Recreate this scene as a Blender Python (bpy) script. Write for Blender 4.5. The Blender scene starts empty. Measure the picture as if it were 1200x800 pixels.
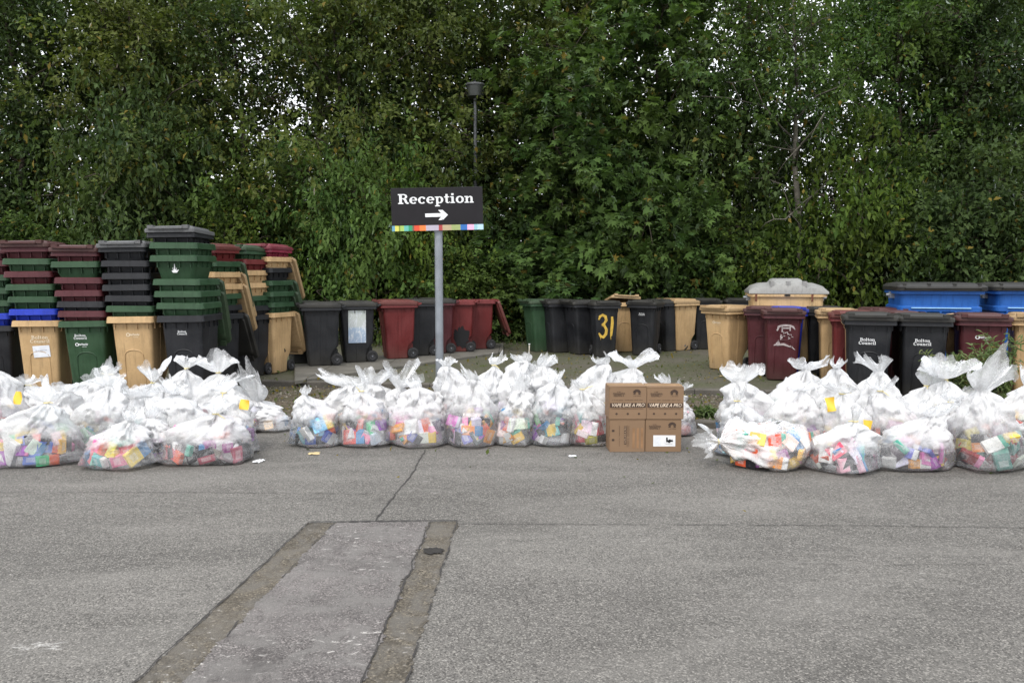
import bpy, bmesh, math, random
import numpy as np
from mathutils import Vector, Matrix, noise, Euler
from mathutils.bvhtree import BVHTree

random.seed(7)
rng = np.random.default_rng(7)
R = math.radians
sc = bpy.context.scene
COL = sc.collection

# ------------------------------------------------------------------ camera
F, H = 940.0, 1.70
PITCH = math.atan(80.0 / F)
CP, SP = math.cos(PITCH), math.sin(PITCH)
cam = bpy.data.cameras.new('camera')
cam.lens = 36.0 * F / 1200.0
cam.sensor_width = 36.0
cam.clip_end = 2000
cam.clip_start = 0.05
co = bpy.data.objects.new('camera', cam)
co.location = (0, 0, H)
co.rotation_euler = (math.pi / 2 - PITCH, 0, 0)
COL.objects.link(co)
sc.camera = co

def zrow(py, d):                     # height seen at picture row py at distance d
    return H - d * math.tan(PITCH + math.atan((py - 400.0) / F))
def drow(py, z=0.0):                 # distance of a ground point (height z) seen at row py
    return (H - z) / math.tan(PITCH + math.atan((py - 400.0) / F))
def xcol(px, d, z=0.0):
    return (px - 600.0) / F * (d * CP + (H - z) * SP)
def G(px, py, z=0.0):
    d = drow(py, z)
    return Vector((xcol(px, d, z), d, z))

# ------------------------------------------------------------------ materials
def new_mat(name):
    m = bpy.data.materials.new(name)
    m.use_nodes = True
    nt = m.node_tree
    for n in list(nt.nodes):
        nt.nodes.remove(n)
    return m, nt
def N(nt, t, **kw):
    n = nt.nodes.new(t)
    for k, v in kw.items():
        if k.startswith('i_'):
            key = k[2:]
            key = int(key) if key.isdigit() else key.replace('_', ' ')
            n.inputs[key].default_value = v
        else:
            setattr(n, k, v)
    return n
def L(nt, a, b):
    nt.links.new(a, b)
def ramp(nt, fac, stops, interp='LINEAR'):
    n = nt.nodes.new('ShaderNodeValToRGB')
    n.color_ramp.interpolation = interp
    el = n.color_ramp.elements
    while len(el) < len(stops):
        el.new(0.5)
    for e, (p, c) in zip(el, stops):
        e.position = p
        e.color = (*c, 1) if len(c) == 3 else c
    L(nt, fac, n.inputs[0])
    return n.outputs[0]
def mixc(nt, fac, a, b, mode='MIX'):
    n = nt.nodes.new('ShaderNodeMix')
    n.data_type = 'RGBA'
    n.blend_type = mode
    for s, v in ((n.inputs[0], fac), (n.inputs[6], a), (n.inputs[7], b)):
        if hasattr(v, 'links'):
            L(nt, v, s)
        else:
            s.default_value = v if not isinstance(v, tuple) else ((*v, 1) if len(v) == 3 else v)
    return n.outputs[2]
def math_(nt, op, a, b=0.0, clamp=False):
    n = nt.nodes.new('ShaderNodeMath')
    n.operation = op
    n.use_clamp = clamp
    for s, v in ((n.inputs[0], a), (n.inputs[1], b)):
        if hasattr(v, 'links'):
            L(nt, v, s)
        else:
            s.default_value = v
    return n.outputs[0]
def noise_(nt, vec, scale, detail=4, rough=.55, dist=0.0):
    n = N(nt, 'ShaderNodeTexNoise')
    n.inputs['Scale'].default_value = scale
    n.inputs['Detail'].default_value = detail
    n.inputs['Roughness'].default_value = rough
    n.inputs['Distortion'].default_value = dist
    L(nt, vec, n.inputs['Vector'])
    return n.outputs['Fac']
def scl(nt, vec, s):
    n = N(nt, 'ShaderNodeMapping')
    n.inputs['Scale'].default_value = s
    L(nt, vec, n.inputs['Vector'])
    return n.outputs[0]
def bump(nt, h, strength, dist=.01, nrm=None):
    n = N(nt, 'ShaderNodeBump')
    n.inputs['Strength'].default_value = strength
    n.inputs['Distance'].default_value = dist
    L(nt, h, n.inputs['Height'])
    if nrm is not None:
        L(nt, nrm, n.inputs['Normal'])
    return n.outputs[0]
def finish(nt, col, rough=.6, nrm=None, spec=.5, metal=0.0):
    p = N(nt, 'ShaderNodeBsdfPrincipled')
    if hasattr(col, 'links'):
        L(nt, col, p.inputs['Base Color'])
    else:
        p.inputs['Base Color'].default_value = (*col, 1)
    if hasattr(rough, 'links'):
        L(nt, rough, p.inputs['Roughness'])
    else:
        p.inputs['Roughness'].default_value = rough
    p.inputs['Specular IOR Level'].default_value = spec
    p.inputs['Metallic'].default_value = metal
    if nrm is not None:
        L(nt, nrm, p.inputs['Normal'])
    o = N(nt, 'ShaderNodeOutputMaterial')
    L(nt, p.outputs[0], o.inputs[0])
    return p
def objc(nt):
    return N(nt, 'ShaderNodeTexCoord').outputs['Object']
def posc(nt):
    return N(nt, 'ShaderNodeNewGeometry').outputs['Position']

def plain(name, col, rough=.6, var=.25, sc_=8.0, spec=.4, metal=0.0, bmp=0.0):
    m, nt = new_mat(name)
    v = posc(nt)
    n1 = noise_(nt, v, sc_, 5)
    c = mixc(nt, ramp(nt, n1, [(.3, (0, 0, 0)), (.75, (1, 1, 1))]),
             tuple(x * (1 - var) for x in col), tuple(min(1, x * (1 + var)) for x in col))
    nr = bump(nt, noise_(nt, v, sc_ * 8, 3), bmp, .004) if bmp else None
    finish(nt, c, rough, nr, spec, metal)
    return m

def bin_plastic(name, col, worn=.75):
    """moulded HDPE: sun-faded blotches, rain streaks of grime, fine scuffs"""
    m, nt = new_mat(name)
    v = objc(nt)
    rnd = N(nt, 'ShaderNodeObjectInfo').outputs['Random']
    add = N(nt, 'ShaderNodeVectorMath', operation='ADD')
    L(nt, v, add.inputs[0])
    cmb = N(nt, 'ShaderNodeCombineXYZ')
    L(nt, math_(nt, 'MULTIPLY', rnd, 37.0), cmb.inputs[0])
    L(nt, math_(nt, 'MULTIPLY', rnd, 91.0), cmb.inputs[1])
    L(nt, cmb.outputs[0], add.inputs[1])
    v = add.outputs[0]
    n1 = noise_(nt, v, 3.5, 5, .6)
    n2 = noise_(nt, scl(nt, v, (14, 14, 1.2)), 2.0, 5, .6)
    n3 = noise_(nt, v, 60, 3, .6)
    dark = tuple(x * .62 for x in col)
    light = tuple(min(.9, x * 1.16 + .012) for x in col)
    c = mixc(nt, ramp(nt, n1, [(.3, (0, 0, 0)), (.7, (1, 1, 1))]), tuple(x * .88 for x in col), light)
    c = mixc(nt, math_(nt, 'MULTIPLY', ramp(nt, n2, [(.5, (0, 0, 0)), (.72, (1, 1, 1))]), worn), c, dark)
    dirt = tuple(a * .45 + b for a, b in zip(col, (.035, .032, .026)))
    c = mixc(nt, math_(nt, 'MULTIPLY', ramp(nt, n3, [(.56, (0, 0, 0)), (.75, (1, 1, 1))]), .45), c, dirt)
    c = mixc(nt, math_(nt, 'MULTIPLY', math_(nt, 'SUBTRACT', rnd, .5), .25, True), c, light)
    # long pale scuffs
    sc1 = noise_(nt, scl(nt, v, (5, 5, 40)), 1.6, 3, .5, 1.5)
    c = mixc(nt, math_(nt, 'MULTIPLY', ramp(nt, sc1, [(.66, (0, 0, 0)), (.72, (1, 1, 1))]), .35), c, tuple(min(.8, x * 1.7 + .03) for x in col))
    # green-brown grime gathering near the foot
    sz = N(nt, 'ShaderNodeSeparateXYZ'); L(nt, objc(nt), sz.inputs[0])
    low = ramp(nt, sz.outputs[2], [(0.0, (1, 1, 1)), (.30, (0, 0, 0))])
    c = mixc(nt, math_(nt, 'MULTIPLY', math_(nt, 'MULTIPLY', low, n1), .7), c, (.055, .05, .036))
    rg = ramp(nt, n1, [(.3, (.38, .38, .38)), (.75, (.62, .62, .62))])
    finish(nt, c, rg, bump(nt, n3, .12, .003), .27)
    return m

BINC = {
    'beige': (.45, .30, .150), 'green': (.020, .055, .023), 'dark': (.0095, .0103, .0128),
    'maroon': (.066, .012, .016), 'red': (.120, .015, .015), 'blue': (.008, .030, .36),
    'greylid': (.125, .130, .140), 'palelid': (.27, .27, .26), 'cream': (.50, .345, .175), 'skyblue': (.008, .085, .33),
    'pink': (.19, .018, .04),
}
MB = {k: bin_plastic('plastic ' + k, v) for k, v in BINC.items()}
M_RUB = plain('tyre rubber', (.018, .018, .019), .8, .3, 20)
M_HUB = plain('hub plastic', (.05, .05, .053), .5, .3, 20)
M_STEEL = plain('galvanised steel', (.225, .245, .27), .5, .2, 6, .5, .3)
M_WHITE = plain('white print', (.74, .75, .76), .55, .08, 30)
M_FADED = plain('faded print', (.72, .62, .46), .6, .12, 40)
M_DARKHOLE = plain('dark recess', (.012, .012, .013), .9, .1, 10)
M_PAPER = plain('paper', (.70, .72, .76), .7, .1, 14)
M_YPAINT = plain('yellow paint', (.55, .36, .06), .6, .3, 18)
M_GPAINT = plain('scratched paint', (.42, .36, .36), .6, .45, 26)
M_TIE = plain('yellow tie plastic', (.80, .68, .28), .4, .1, 10)
M_TAG = plain('yellow tag', (.72, .47, .05), .5, .08, 10)
M_INK = plain('carton ink', (.055, .034, .024), .8, .3, 60)
M_BOARD = plain('sign panel', (.0105, .0090, .0110), .5, .2, 5, .25)

def foliage_mat(name, lo, hi, alt, trans=.36):
    m, nt = new_mat(name)
    a = N(nt, 'ShaderNodeAttribute', attribute_name='tint').outputs['Fac']
    rnd = N(nt, 'ShaderNodeObjectInfo').outputs['Random']
    big = noise_(nt, posc(nt), .55, 3)
    c = mixc(nt, a, lo, hi)
    c = mixc(nt, ramp(nt, big, [(.42, (0, 0, 0)), (.66, (1, 1, 1))]), c, alt)
    c = mixc(nt, math_(nt, 'MULTIPLY', rnd, .35), c, tuple(x * .62 for x in lo))
    # some turning leaves
    c = mixc(nt, ramp(nt, a, [(.965, (0, 0, 0)), (.985, (1, 1, 1))]), c, (.17, .13, .025))
    d = N(nt, 'ShaderNodeBsdfDiffuse')
    t = N(nt, 'ShaderNodeBsdfTranslucent')
    g = N(nt, 'ShaderNodeBsdfGlossy')
    g.inputs['Roughness'].default_value = .5
    g.inputs['Color'].default_value = (.8, .85, .85, 1)
    L(nt, c, d.inputs['Color'])
    L(nt, mixc(nt, 1.0, c, (1.1, 1.25, .55), 'MULTIPLY'), t.inputs['Color'])
    m1 = N(nt, 'ShaderNodeMixShader'); m1.inputs[0].default_value = trans
    L(nt, d.outputs[0], m1.inputs[1]); L(nt, t.outputs[0], m1.inputs[2])
    fr = N(nt, 'ShaderNodeFresnel'); fr.inputs[0].default_value = 1.4
    m2 = N(nt, 'ShaderNodeMixShader')
    L(nt, math_(nt, 'MULTIPLY', fr.outputs[0], .22), m2.inputs[0])
    L(nt, m1.outputs[0], m2.inputs[1]); L(nt, g.outputs[0], m2.inputs[2])
    o = N(nt, 'ShaderNodeOutputMaterial')
    L(nt, m2.outputs[0], o.inputs[0])
    return m
M_LEAF = {
    'olive': foliage_mat('olive leaves', (.040, .066, .015), (.160, .195, .048), (.105, .120, .028)),
    'mid': foliage_mat('mid green leaves', (.034, .076, .017), (.135, .215, .056), (.090, .135, .030)),
    'dark': foliage_mat('dark green leaves', (.024, .050, .015), (.105, .152, .050), (.070, .102, .026)),
    'bright': foliage_mat('bright green leaves', (.040, .080, .010), (.125, .185, .030), (.075, .100, .016)),
    'weed': foliage_mat('weed leaves', (.090, .150, .050), (.240, .310, .140), (.160, .170, .075)),
}
M_BARK = plain('bark', (.075, .062, .048), .9, .35, 9, .2, 0, .5)
M_BARKPALE = plain('pale bark', (.115, .105, .085), .9, .35, 9, .2, 0, .5)
M_STEM = plain('green stem', (.16, .15, .06), .8, .3, 9)

# ------------------------------------------------------------------ object helpers
def link(o):
    COL.objects.link(o)
    return o
def tag(o, label=None, cat=None, group=None, kind=None):
    if label: o['label'] = label
    if cat: o['category'] = cat
    if group: o['group'] = group
    if kind: o['kind'] = kind
    return o
def empty(name, loc, rz=0.0, label=None, cat=None, group=None):
    o = bpy.data.objects.new(name, None)
    o.location = loc
    o.rotation_euler = (0, 0, rz)
    o.empty_display_size = .2
    return tag(link(o), label, cat, group)
def mobj(name, me, mat=None, parent=None, loc=(0, 0, 0), rot=(0, 0, 0)):
    o = bpy.data.objects.new(name, me)
    if mat is not None and len(me.materials) == 0:
        me.materials.append(mat)
    o.parent = parent
    o.location = loc
    o.rotation_euler = rot
    return link(o)
def mobj_mat(name, me, mat, parent=None, loc=(0, 0, 0), rot=(0, 0, 0)):
    """shared mesh, material on the object slot"""
    if len(me.materials) == 0:
        me.materials.append(mat)
    o = mobj(name, me, None, parent, loc, rot)
    o.material_slots[0].link = 'OBJECT'
    o.material_slots[0].material = mat
    return o
def bm_mesh(name, bm, smooth=False, angle=None):
    me = bpy.data.meshes.new(name)
    bmesh.ops.recalc_face_normals(bm, faces=bm.faces)
    bm.to_mesh(me)
    bm.free()
    if smooth:
        me.shade_smooth()
        if angle is not None:
            try:
                me.set_sharp_from_angle(angle=angle)
            except Exception:
                pass
    return me
def add_box(bm, x0, x1, y0, y1, z0, z1, mtx=None):
    vs = [bm.verts.new((x, y, z)) for x in (x0, x1) for y in (y0, y1) for z in (z0, z1)]
    if mtx is not None:
        for v in vs: v.co = mtx @ v.co
    for f in ((0, 1, 3, 2), (4, 6, 7, 5), (0, 4, 5, 1), (2, 3, 7, 6), (0, 2, 6, 4), (1, 5, 7, 3)):
        bm.faces.new([vs[i] for i in f])
    return vs
def add_tube(bm, pts, rad, seg=8, cap=True):
    pts = [Vector(p) for p in pts]
    rads = rad if isinstance(rad, (list, tuple)) else [rad] * len(pts)
    rings = []
    for i, p in enumerate(pts):
        a = pts[max(0, i - 1)]; b = pts[min(len(pts) - 1, i + 1)]
        d = (b - a).normalized()
        u = d.cross(Vector((0, 0, 1)))
        if u.length < .05: u = d.cross(Vector((1, 0, 0)))
        u.normalize(); w = d.cross(u)
        rings.append([bm.verts.new(p + (u * math.cos(t) + w * math.sin(t)) * rads[i])
                      for t in [2 * math.pi * k / seg for k in range(seg)]])
    for a, b in zip(rings, rings[1:]):
        for k in range(seg):
            bm.faces.new((a[k], a[(k + 1) % seg], b[(k + 1) % seg], b[k]))
    if cap:
        bm.faces.new(rings[0][::-1]); bm.faces.new(rings[-1])
def rrect(hw, y0, y1, z, r=.05, n=4):
    out = []
    for cx, cy, a0 in ((hw - r, y1 - r, 0), (-hw + r, y1 - r, 90), (-hw + r, y0 + r, 180), (hw - r, y0 + r, 270)):
        for k in range(n + 1):
            a = R(a0 + 90 * k / n)
            out.append((cx + r * math.cos(a), cy + r * math.sin(a), z))
    return out
def loft(bm, loops, cap0=True, cap1=True):
    rings = [[bm.verts.new(p) for p in lp] for lp in loops]
    n = len(rings[0])
    for a, b in zip(rings, rings[1:]):
        for k in range(n):
            bm.faces.new((a[k], a[(k + 1) % n], b[(k + 1) % n], b[k]))
    if cap0: bm.faces.new(rings[0][::-1])
    if cap1: bm.faces.new(rings[-1])
    return rings

# ------------------------------------------------------------------ lettering
_tc = {}
def text_mesh(txt, size, shear=0.0, bold=0.0, align='CENTER', space=1.0):
    key = (txt, size, shear, bold, align, space)
    if key in _tc: return _tc[key]
    cu = bpy.data.curves.new('lettering', 'FONT')
    cu.body = txt; cu.size = size; cu.shear = shear; cu.offset = bold
    cu.align_x = align; cu.align_y = 'CENTER'; cu.space_character = space
    cu.resolution_u = 3
    o = bpy.data.objects.new('tmp', cu)
    link(o)
    bpy.context.view_layer.update()
    me = bpy.data.meshes.new_from_object(o.evaluated_get(bpy.context.evaluated_depsgraph_get()))
    bpy.data.objects.remove(o)
    me.name = 'lettering'
    me.transform(Matrix.Rotation(R(90), 4, 'X'))
    me.materials.clear()
    _tc[key] = me
    return me

def ell(cx, cy, rx, ry, a0, a1, n=18):
    return [(cx + rx * math.cos(R(a0 + (a1 - a0) * k / n)), cy + ry * math.sin(R(a0 + (a1 - a0) * k / n))) for k in range(n + 1)]
def ring(cx, cy, rx, ry, a0, a1, thick, thin):
    pts = ell(cx, cy, rx, ry, a0, a1)
    ws = []
    for k in range(len(pts)):
        a = R(a0 + (a1 - a0) * k / (len(pts) - 1))
        ws.append(thin + (thick - thin) * abs(math.cos(a)) ** 1.3)
    return (pts, ws)
def box_s(x0, y0, x1, y1):
    return ([((x0 + x1) / 2, y0), ((x0 + x1) / 2, y1)], [x1 - x0] * 2)
TK, TN, SF = .15, .065, .085
def glyph(ch):
    """bold slab-serif letters as strokes; returns (strokes, advance)"""
    if ch == 'R': return ([box_s(.08, 0, .25, .72), box_s(0, 0, .34, SF), box_s(0, .72 - SF, .3, .72),
        ([(.25, .685), (.40, .68), (.50, .62), (.53, .53), (.50, .44), (.40, .385), (.25, .38)], [.07, .08, .12, .16, .12, .08, .07]),
        ([(.36, .38), (.47, .28), (.52, .12), (.60, .04), (.70, .05)], [.09, .15, .16, .11, .06])], .72)
    if ch == 'B': return ([box_s(.08, 0, .25, .72), box_s(0, 0, .3, SF), box_s(0, .72 - SF, .3, .72),
        ([(.25, .685), (.40, .68), (.48, .62), (.50, .545), (.47, .46), (.40, .40), (.25, .385)], [.07, .08, .12, .15, .12, .08, .07]),
        ([(.25, .385), (.43, .37), (.52, .30), (.55, .20), (.52, .10), (.43, .045), (.25, .04)], [.07, .08, .13, .16, .13, .08, .07])], .68)
    if ch == 'C': return ([ring(.34, .36, .26, .33, 45, 320, .17, .07), box_s(.52, .50, .60, .72)], .68)
    if ch == 'e': return ([ring(.27, .25, .185, .22, 0, 318, .15, .065), box_s(.14, .225, .50, .285)], .56)
    if ch == 'c': return ([ring(.27, .25, .185, .22, 50, 318, .15, .065), box_s(.34, .33, .47, .46)], .54)
    if ch == 'o': return ([ring(.28, .25, .19, .22, 0, 360, .15, .065)], .58)
    if ch == 'p': return ([box_s(.08, -.22, .22, .49), box_s(0, -.22, .32, -.22 + .075), box_s(0, .415, .2, .49),
        ring(.30, .25, .17, .215, -150, 150, .15, .065)], .60)
    if ch == 't': return ([box_s(.09, .08, .23, .66), box_s(0, .415, .34, .49),
        ([(.16, .10), (.22, .035), (.30, .035), (.36, .10)], [.14, .08, .06, .05])], .40)
    if ch == 'i': return ([box_s(.08, 0, .22, .49), box_s(0, 0, .30, .075), box_s(0, .415, .2, .49), box_s(.07, .57, .22, .71)], .34)
    if ch == 'l': return ([box_s(.08, 0, .22, .72), box_s(0, 0, .30, .075), box_s(0, .645, .2, .72)], .34)
    if ch == 'n': return ([box_s(.08, 0, .22, .49), box_s(0, 0, .29, .075), box_s(0, .415, .2, .49),
        ([(.22, .36), (.30, .44), (.38, .455), (.45, .40), (.46, .30)], [.06, .07, .09, .13, .14]),
        box_s(.39, 0, .53, .32), box_s(.33, 0, .60, .075)], .64)
    if ch == 'u': return ([box_s(.07, .14, .21, .49), box_s(0, .415, .2, .49), box_s(.38, 0, .52, .49), box_s(.31, .415, .5, .49),
        ([(.14, .18), (.17, .07), (.25, .035), (.33, .06), (.40, .14)], [.14, .12, .09, .07, .06]), box_s(.4, 0, .60, .075)], .64)
    return ([], .3)
def strokes_mesh(items, name='lettering', step=.00025):
    """items: list of (pts, widths) in the XZ plane; every stroke a hair in front of the last so none share a plane"""
    me = bpy.data.meshes.new(name)
    vs, fs = [], []
    for k, (pts, ws) in enumerate(items):
        y = -step * (k % 6)
        base = len(vs)
        n = len(pts)
        for i in range(n):
            a = Vector(pts[max(0, i - 1)]); b = Vector(pts[min(n - 1, i + 1)])
            d = (b - a)
            if d.length < 1e-9: d = Vector((1, 0))
            d.normalize()
            nn = Vector((-d.y, d.x)) * ws[i] * .5
            p = Vector(pts[i])
            vs.append((p.x + nn.x, y, p.y + nn.y)); vs.append((p.x - nn.x, y, p.y - nn.y))
        for i in range(n - 1):
            fs.append((base + 2 * i, base + 2 * i + 1, base + 2 * i + 3, base + 2 * i + 2))
    me.from_pydata(vs, [], fs)
    return me
def slab_text(lines, size, leading=.82):
    items = []
    for li, txt in enumerate(lines):
        w = sum(glyph(c)[1] for c in txt)
        x = -w / 2
        for c in txt:
            st, adv = glyph(c)
            for pts, ws in st:
                items.append(([((px + x) * size, (py - li * leading) * size) for px, py in pts], [q * size for q in ws]))
            x += adv
    return strokes_mesh(items)
COUNCIL = slab_text(['Bolton', 'Council'], .062)
BOLTON = slab_text(['Bolton'], .062)
def scribble_logo():
    """ring followed by a run of tiny lettering-like strokes and a smaller second line"""
    it = [ring(-.085, 0, .022, .022, 0, 360, .012, .009)]
    x = -.055
    r = random.Random(3)
    for k in range(9):
        it.append(([(x, -.014), (x, .012 + (.008 if k in (3, 7) else 0))], [.006] * 2))
        it.append(([(x, r.choice([-.012, 0, .010])), (x + .010, r.choice([-.012, 0, .010]))], [.005] * 2))
        x += .0155
    x = -.01
    for k in range(8):
        it.append(([(x, -.040), (x, -.030)], [.004] * 2))
        x += .009
    return strokes_mesh(it)
LOGO = scribble_logo()
def tiny_print(w, h, n, seed):
    """a line of unreadably small print: broken strokes"""
    r = random.Random(seed)
    it = []
    x = -w / 2
    st = w / n
    for k in range(n):
        if r.random() < .12:
            x += st; continue
        it.append(([(x, -h / 2), (x, h / 2)], [st * .42] * 2))
        yy = r.choice([-h * .4, 0, h * .4])
        it.append(([(x, yy), (x + st * .7, yy)], [h * .22] * 2))
        x += st
    return strokes_mesh(it, 'small_print')

# ------------------------------------------------------------------ wheelie bin meshes
# local frame: front faces -Y, base at z=0
def prof(z):
    t = z / .93
    return (.205 + .040 * t, -.222 - .085 * t)
def front_y(z): return prof(z)[1]
def make_body(nested=False):
    bm = bmesh.new()
    lv = []
    for z in ((.45, .6, .7, .78, .88, .915) if nested else (0, .015, .10, .20, .25, .33, .6, .88, .915)):
        hw, yf = prof(z)
        yb = .165 if z <= .20 else (.20 if z == .25 else .262 + .03 * (z - .33))
        if nested and z < .9:
            q = .045 * min(1, (.88 - z) / .25 + .1); hw -= q; yf += q; yb -= q * .6
        if z == 0: hw -= .015; yf += .015; yb -= .015
        lv.append(rrect(hw, yf, yb, z, .045))
    # collar
    lv.append(rrect(.295, -.366, .326, .922, .05))
    lv.append(rrect(.288, -.358, .320, .988, .05))
    lv.append(rrect(.278, -.350, .312, .996, .048))
    lv.append(rrect(.262, -.335, .295, .996, .04))
    lv.append(rrect(.236, -.297, .276, .91, .04))
    hw, yf = prof(.5 if nested else .12)
    lv.append(rrect(hw - .06 if nested else hw - .006, yf + (.06 if nested else .006), .15, .5 if nested else .12, .04))
    loft(bm, lv, True, True)
    # ribs under the collar
    for x in (-.20, -.07, .07, .20):
        hw, yf = prof(.88)
        add_box(bm, x - .004, x + .004, yf - .020, yf + .02, .850, .921)
    for s in (-1, 1):
        for y in (-.22, -.06, .10, .22):
            hw, yf = prof(.88)
            x0, x1 = sorted((s * (hw - .02), s * (hw + .016)))
            add_box(bm, x0, x1, y - .004, y + .004, .850, .921)
    if nested:
        for x in (-.22, -.09, .09, .22):
            add_box(bm, x - .018, x + .018, .318, .352, .945, 1.005)
        return bm_mesh('nested_bin_body', bm, True, R(35))
    # raised arch on the lower front panel
    pts = []
    for k in range(13):
        a = R(180 - 180 * k / 12)
        x = .115 * math.cos(a); z = .50 + .10 * math.sin(a) ** .6 if 0 < k < 12 else .50
        pts.append((x, front_y(z) - .001, z))
    pts = [(-.12, front_y(.12) - .001, .12)] + pts + [(.12, front_y(.12) - .001, .12)]
    add_tube(bm, pts, .008, 6)
    # side corner ridge
    for s in (-1, 1):
        add_tube(bm, [(s * (prof(z)[0] - .002), -.03, z) for z in (.05, .5, .90)], .006, 6)
    # hinge lugs behind the collar
    for x in (-.22, -.09, .09, .22):
        add_box(bm, x - .018, x + .018, .318, .352, .945, 1.005)
    # back panel web above the wheel niche
    add_box(bm, -.10, .10, .16, .262, .06, .26)
    return bm_mesh('bin_body', bm, True, R(35))
def make_lid():
    # origin on the hinge line (y=.34, z=1.0); extends to -Y
    bm = bmesh.new()
    oy, oz = .34, 1.0
    def lp(hw, y0, y1, z, r): return [(x, y - oy, zz - oz) for x, y, zz in rrect(hw, y0, y1, z, r)]
    lv = [lp(.284, -.372, .315, .978, .045), lp(.303, -.392, .330, .966, .055), lp(.305, -.395, .332, 1.002, .055), lp(.298, -.388, .326, 1.016, .05),
          lp(.255, -.325, .290, 1.026, .05), lp(.245, -.300, .275, 1.046, .05), lp(.20, -.24, .22, 1.056, .05)]
    loft(bm, lv, True, True)
    # raised grip lugs and bar along the front edge
    for s in (-1, 1):
        x0, x1 = sorted((s * .175, s * .245))
        add_box(bm, x0, x1, -.415 - oy, -.345 - oy, 1.008 - oz, 1.052 - oz)
    add_box(bm, -.176, .176, -.425 - oy, -.402 - oy, 1.006 - oz, 1.030 - oz)
    for x in (-.155, .155):
        add_box(bm, x - .05, x + .05, .262 - oy, .345 - oy, 1.004 - oz, 1.03 - oz)
    return bm_mesh('bin_lid', bm, True, R(35))
def make_handle():
    bm = bmesh.new()
    add_tube(bm, [(-.25, .322, .965), (-.25, .385, .985), (-.22, .395, .99), (.22, .395, .99), (.25, .385, .985), (.25, .322, .965)], .014, 8)
    return bm_mesh('bin_handle', bm, True, R(40))
def make_wheel():
    bm = bmesh.new()
    prof_ = [(.055, -.024), (.085, -.024), (.097, -.018), (.10, 0), (.097, .018), (.085, .024), (.055, .024)]
    n = 24
    rings = [[bm.verts.new((x, r * math.cos(2 * math.pi * k / n), r * math.sin(2 * math.pi * k / n))) for k in range(n)] for r, x in prof_]
    for a, b in zip(rings, rings[1:]):
        for k in range(n):
            bm.faces.new((a[k], a[(k + 1) % n], b[(k + 1) % n], b[k]))
    return bm_mesh('wheel_tyre', bm, True, R(35))
def make_hub():
    bm = bmesh.new()
    n = 24
    for s in (-1, 1):
        pr = [(.056, .022), (.048, .010), (.022, .008), (.020, .030), (0.004, .031)]
        rings = [[bm.verts.new((s * x, r * math.cos(2 * math.pi * k / n), r * math.sin(2 * math.pi * k / n))) for k in range(n)] for r, x in pr]
        for a, b in zip(rings, rings[1:]):
            for k in range(n):
                bm.faces.new((a[k], a[(k + 1) % n], b[(k + 1) % n], b[k]))
        bm.faces.new(rings[-1])
        for q in range(5):
            a = 2 * math.pi * q / 5
            M = Matrix.Rotation(a, 4, 'X')
            add_box(bm, min(s * .008, s * .02), max(s * .008, s * .02), -.004, .004, .02, .05, M)
    return bm_mesh('wheel_hub', bm, True, R(35))
def make_axle():
    bm = bmesh.new()
    add_tube(bm, [(-.25, 0, 0), (.25, 0, 0)], .010, 8)
    return bm_mesh('bin_axle', bm, True, R(40))
NBODY = make_body(True)
BODY, LID, HANDLE, TYRE, HUB, AXLE = make_body(), make_lid(), make_handle(), make_wheel(), make_hub(), make_axle()
HB = 996 / 1000.0

def wheelie(loc, rz, col, label, group, lid='closed', lidcol=None, wheels=True, tilt=(0, 0), decal=None, lidang=-258, handle=True, sx=1.0, sz=1.0, collar=True):
    root = empty('wheelie_bin', loc, rz, label, 'wheelie bin', group)
    root.rotation_euler = (tilt[0], tilt[1], rz)
    root.scale = (sx, sx, sz)
    m = MB[col]
    mobj_mat('body', BODY if wheels else NBODY, m, root)
    lm = MB[lidcol or col]
    if lid == 'closed':
        mobj_mat('lid', LID, lm, root, (0, .34, 1.0), (R(random.uniform(-1.2, .0)), 0, 0))
    elif lid == 'ajar':
        mobj_mat('lid', LID, lm, root, (0, .34, 1.0), (R(-9), R(3), 0))
    elif lid == 'open':
        mobj_mat('lid', LID, lm, root, (0, .362, .985), (R(lidang), R(random.uniform(-1, 1)), 0))
    if handle:
        mobj_mat('handle', HANDLE, m, root)
    if wheels:
        for s in (-1, 1):
            w = mobj_mat('wheel', TYRE, M_RUB, root, (s * .218, .235, .10))
            mobj_mat('hub', HUB, M_HUB, w)
        mobj_mat('axle', AXLE, M_STEEL, root, (0, .235, .10))
    ang = math.atan(.085 / .93)
    def put(name, me, mat, x, z, off=.003, s=1.0):
        o = mobj_mat(name, me, mat, root, (x, front_y(z) - off, z), (ang, 0, 0))
        o.rotation_euler = (-ang * -1, 0, 0)
        o.scale = (s, 1, s)
        return o
    dmat = M_FADED if col in ('beige', 'cream') else M_WHITE
    for d in (decal or []):
        if d == 'council': put('lettering', COUNCIL, dmat, -.02, .73, .003, .82)
        elif d == 'councilsmall': put('lettering', COUNCIL, dmat, .0, .80, .003, .52)
        elif d == 'councilhigh': put('lettering', COUNCIL, dmat, -.05, .80, .003, .68)
        elif d == 'logo': put('emblem', LOGO, dmat, .02, .78, .003, .85)
        elif d == 'logobelow': put('emblem', LOGO, dmat, -.03, .70, .003, .8)
    return root

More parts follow.
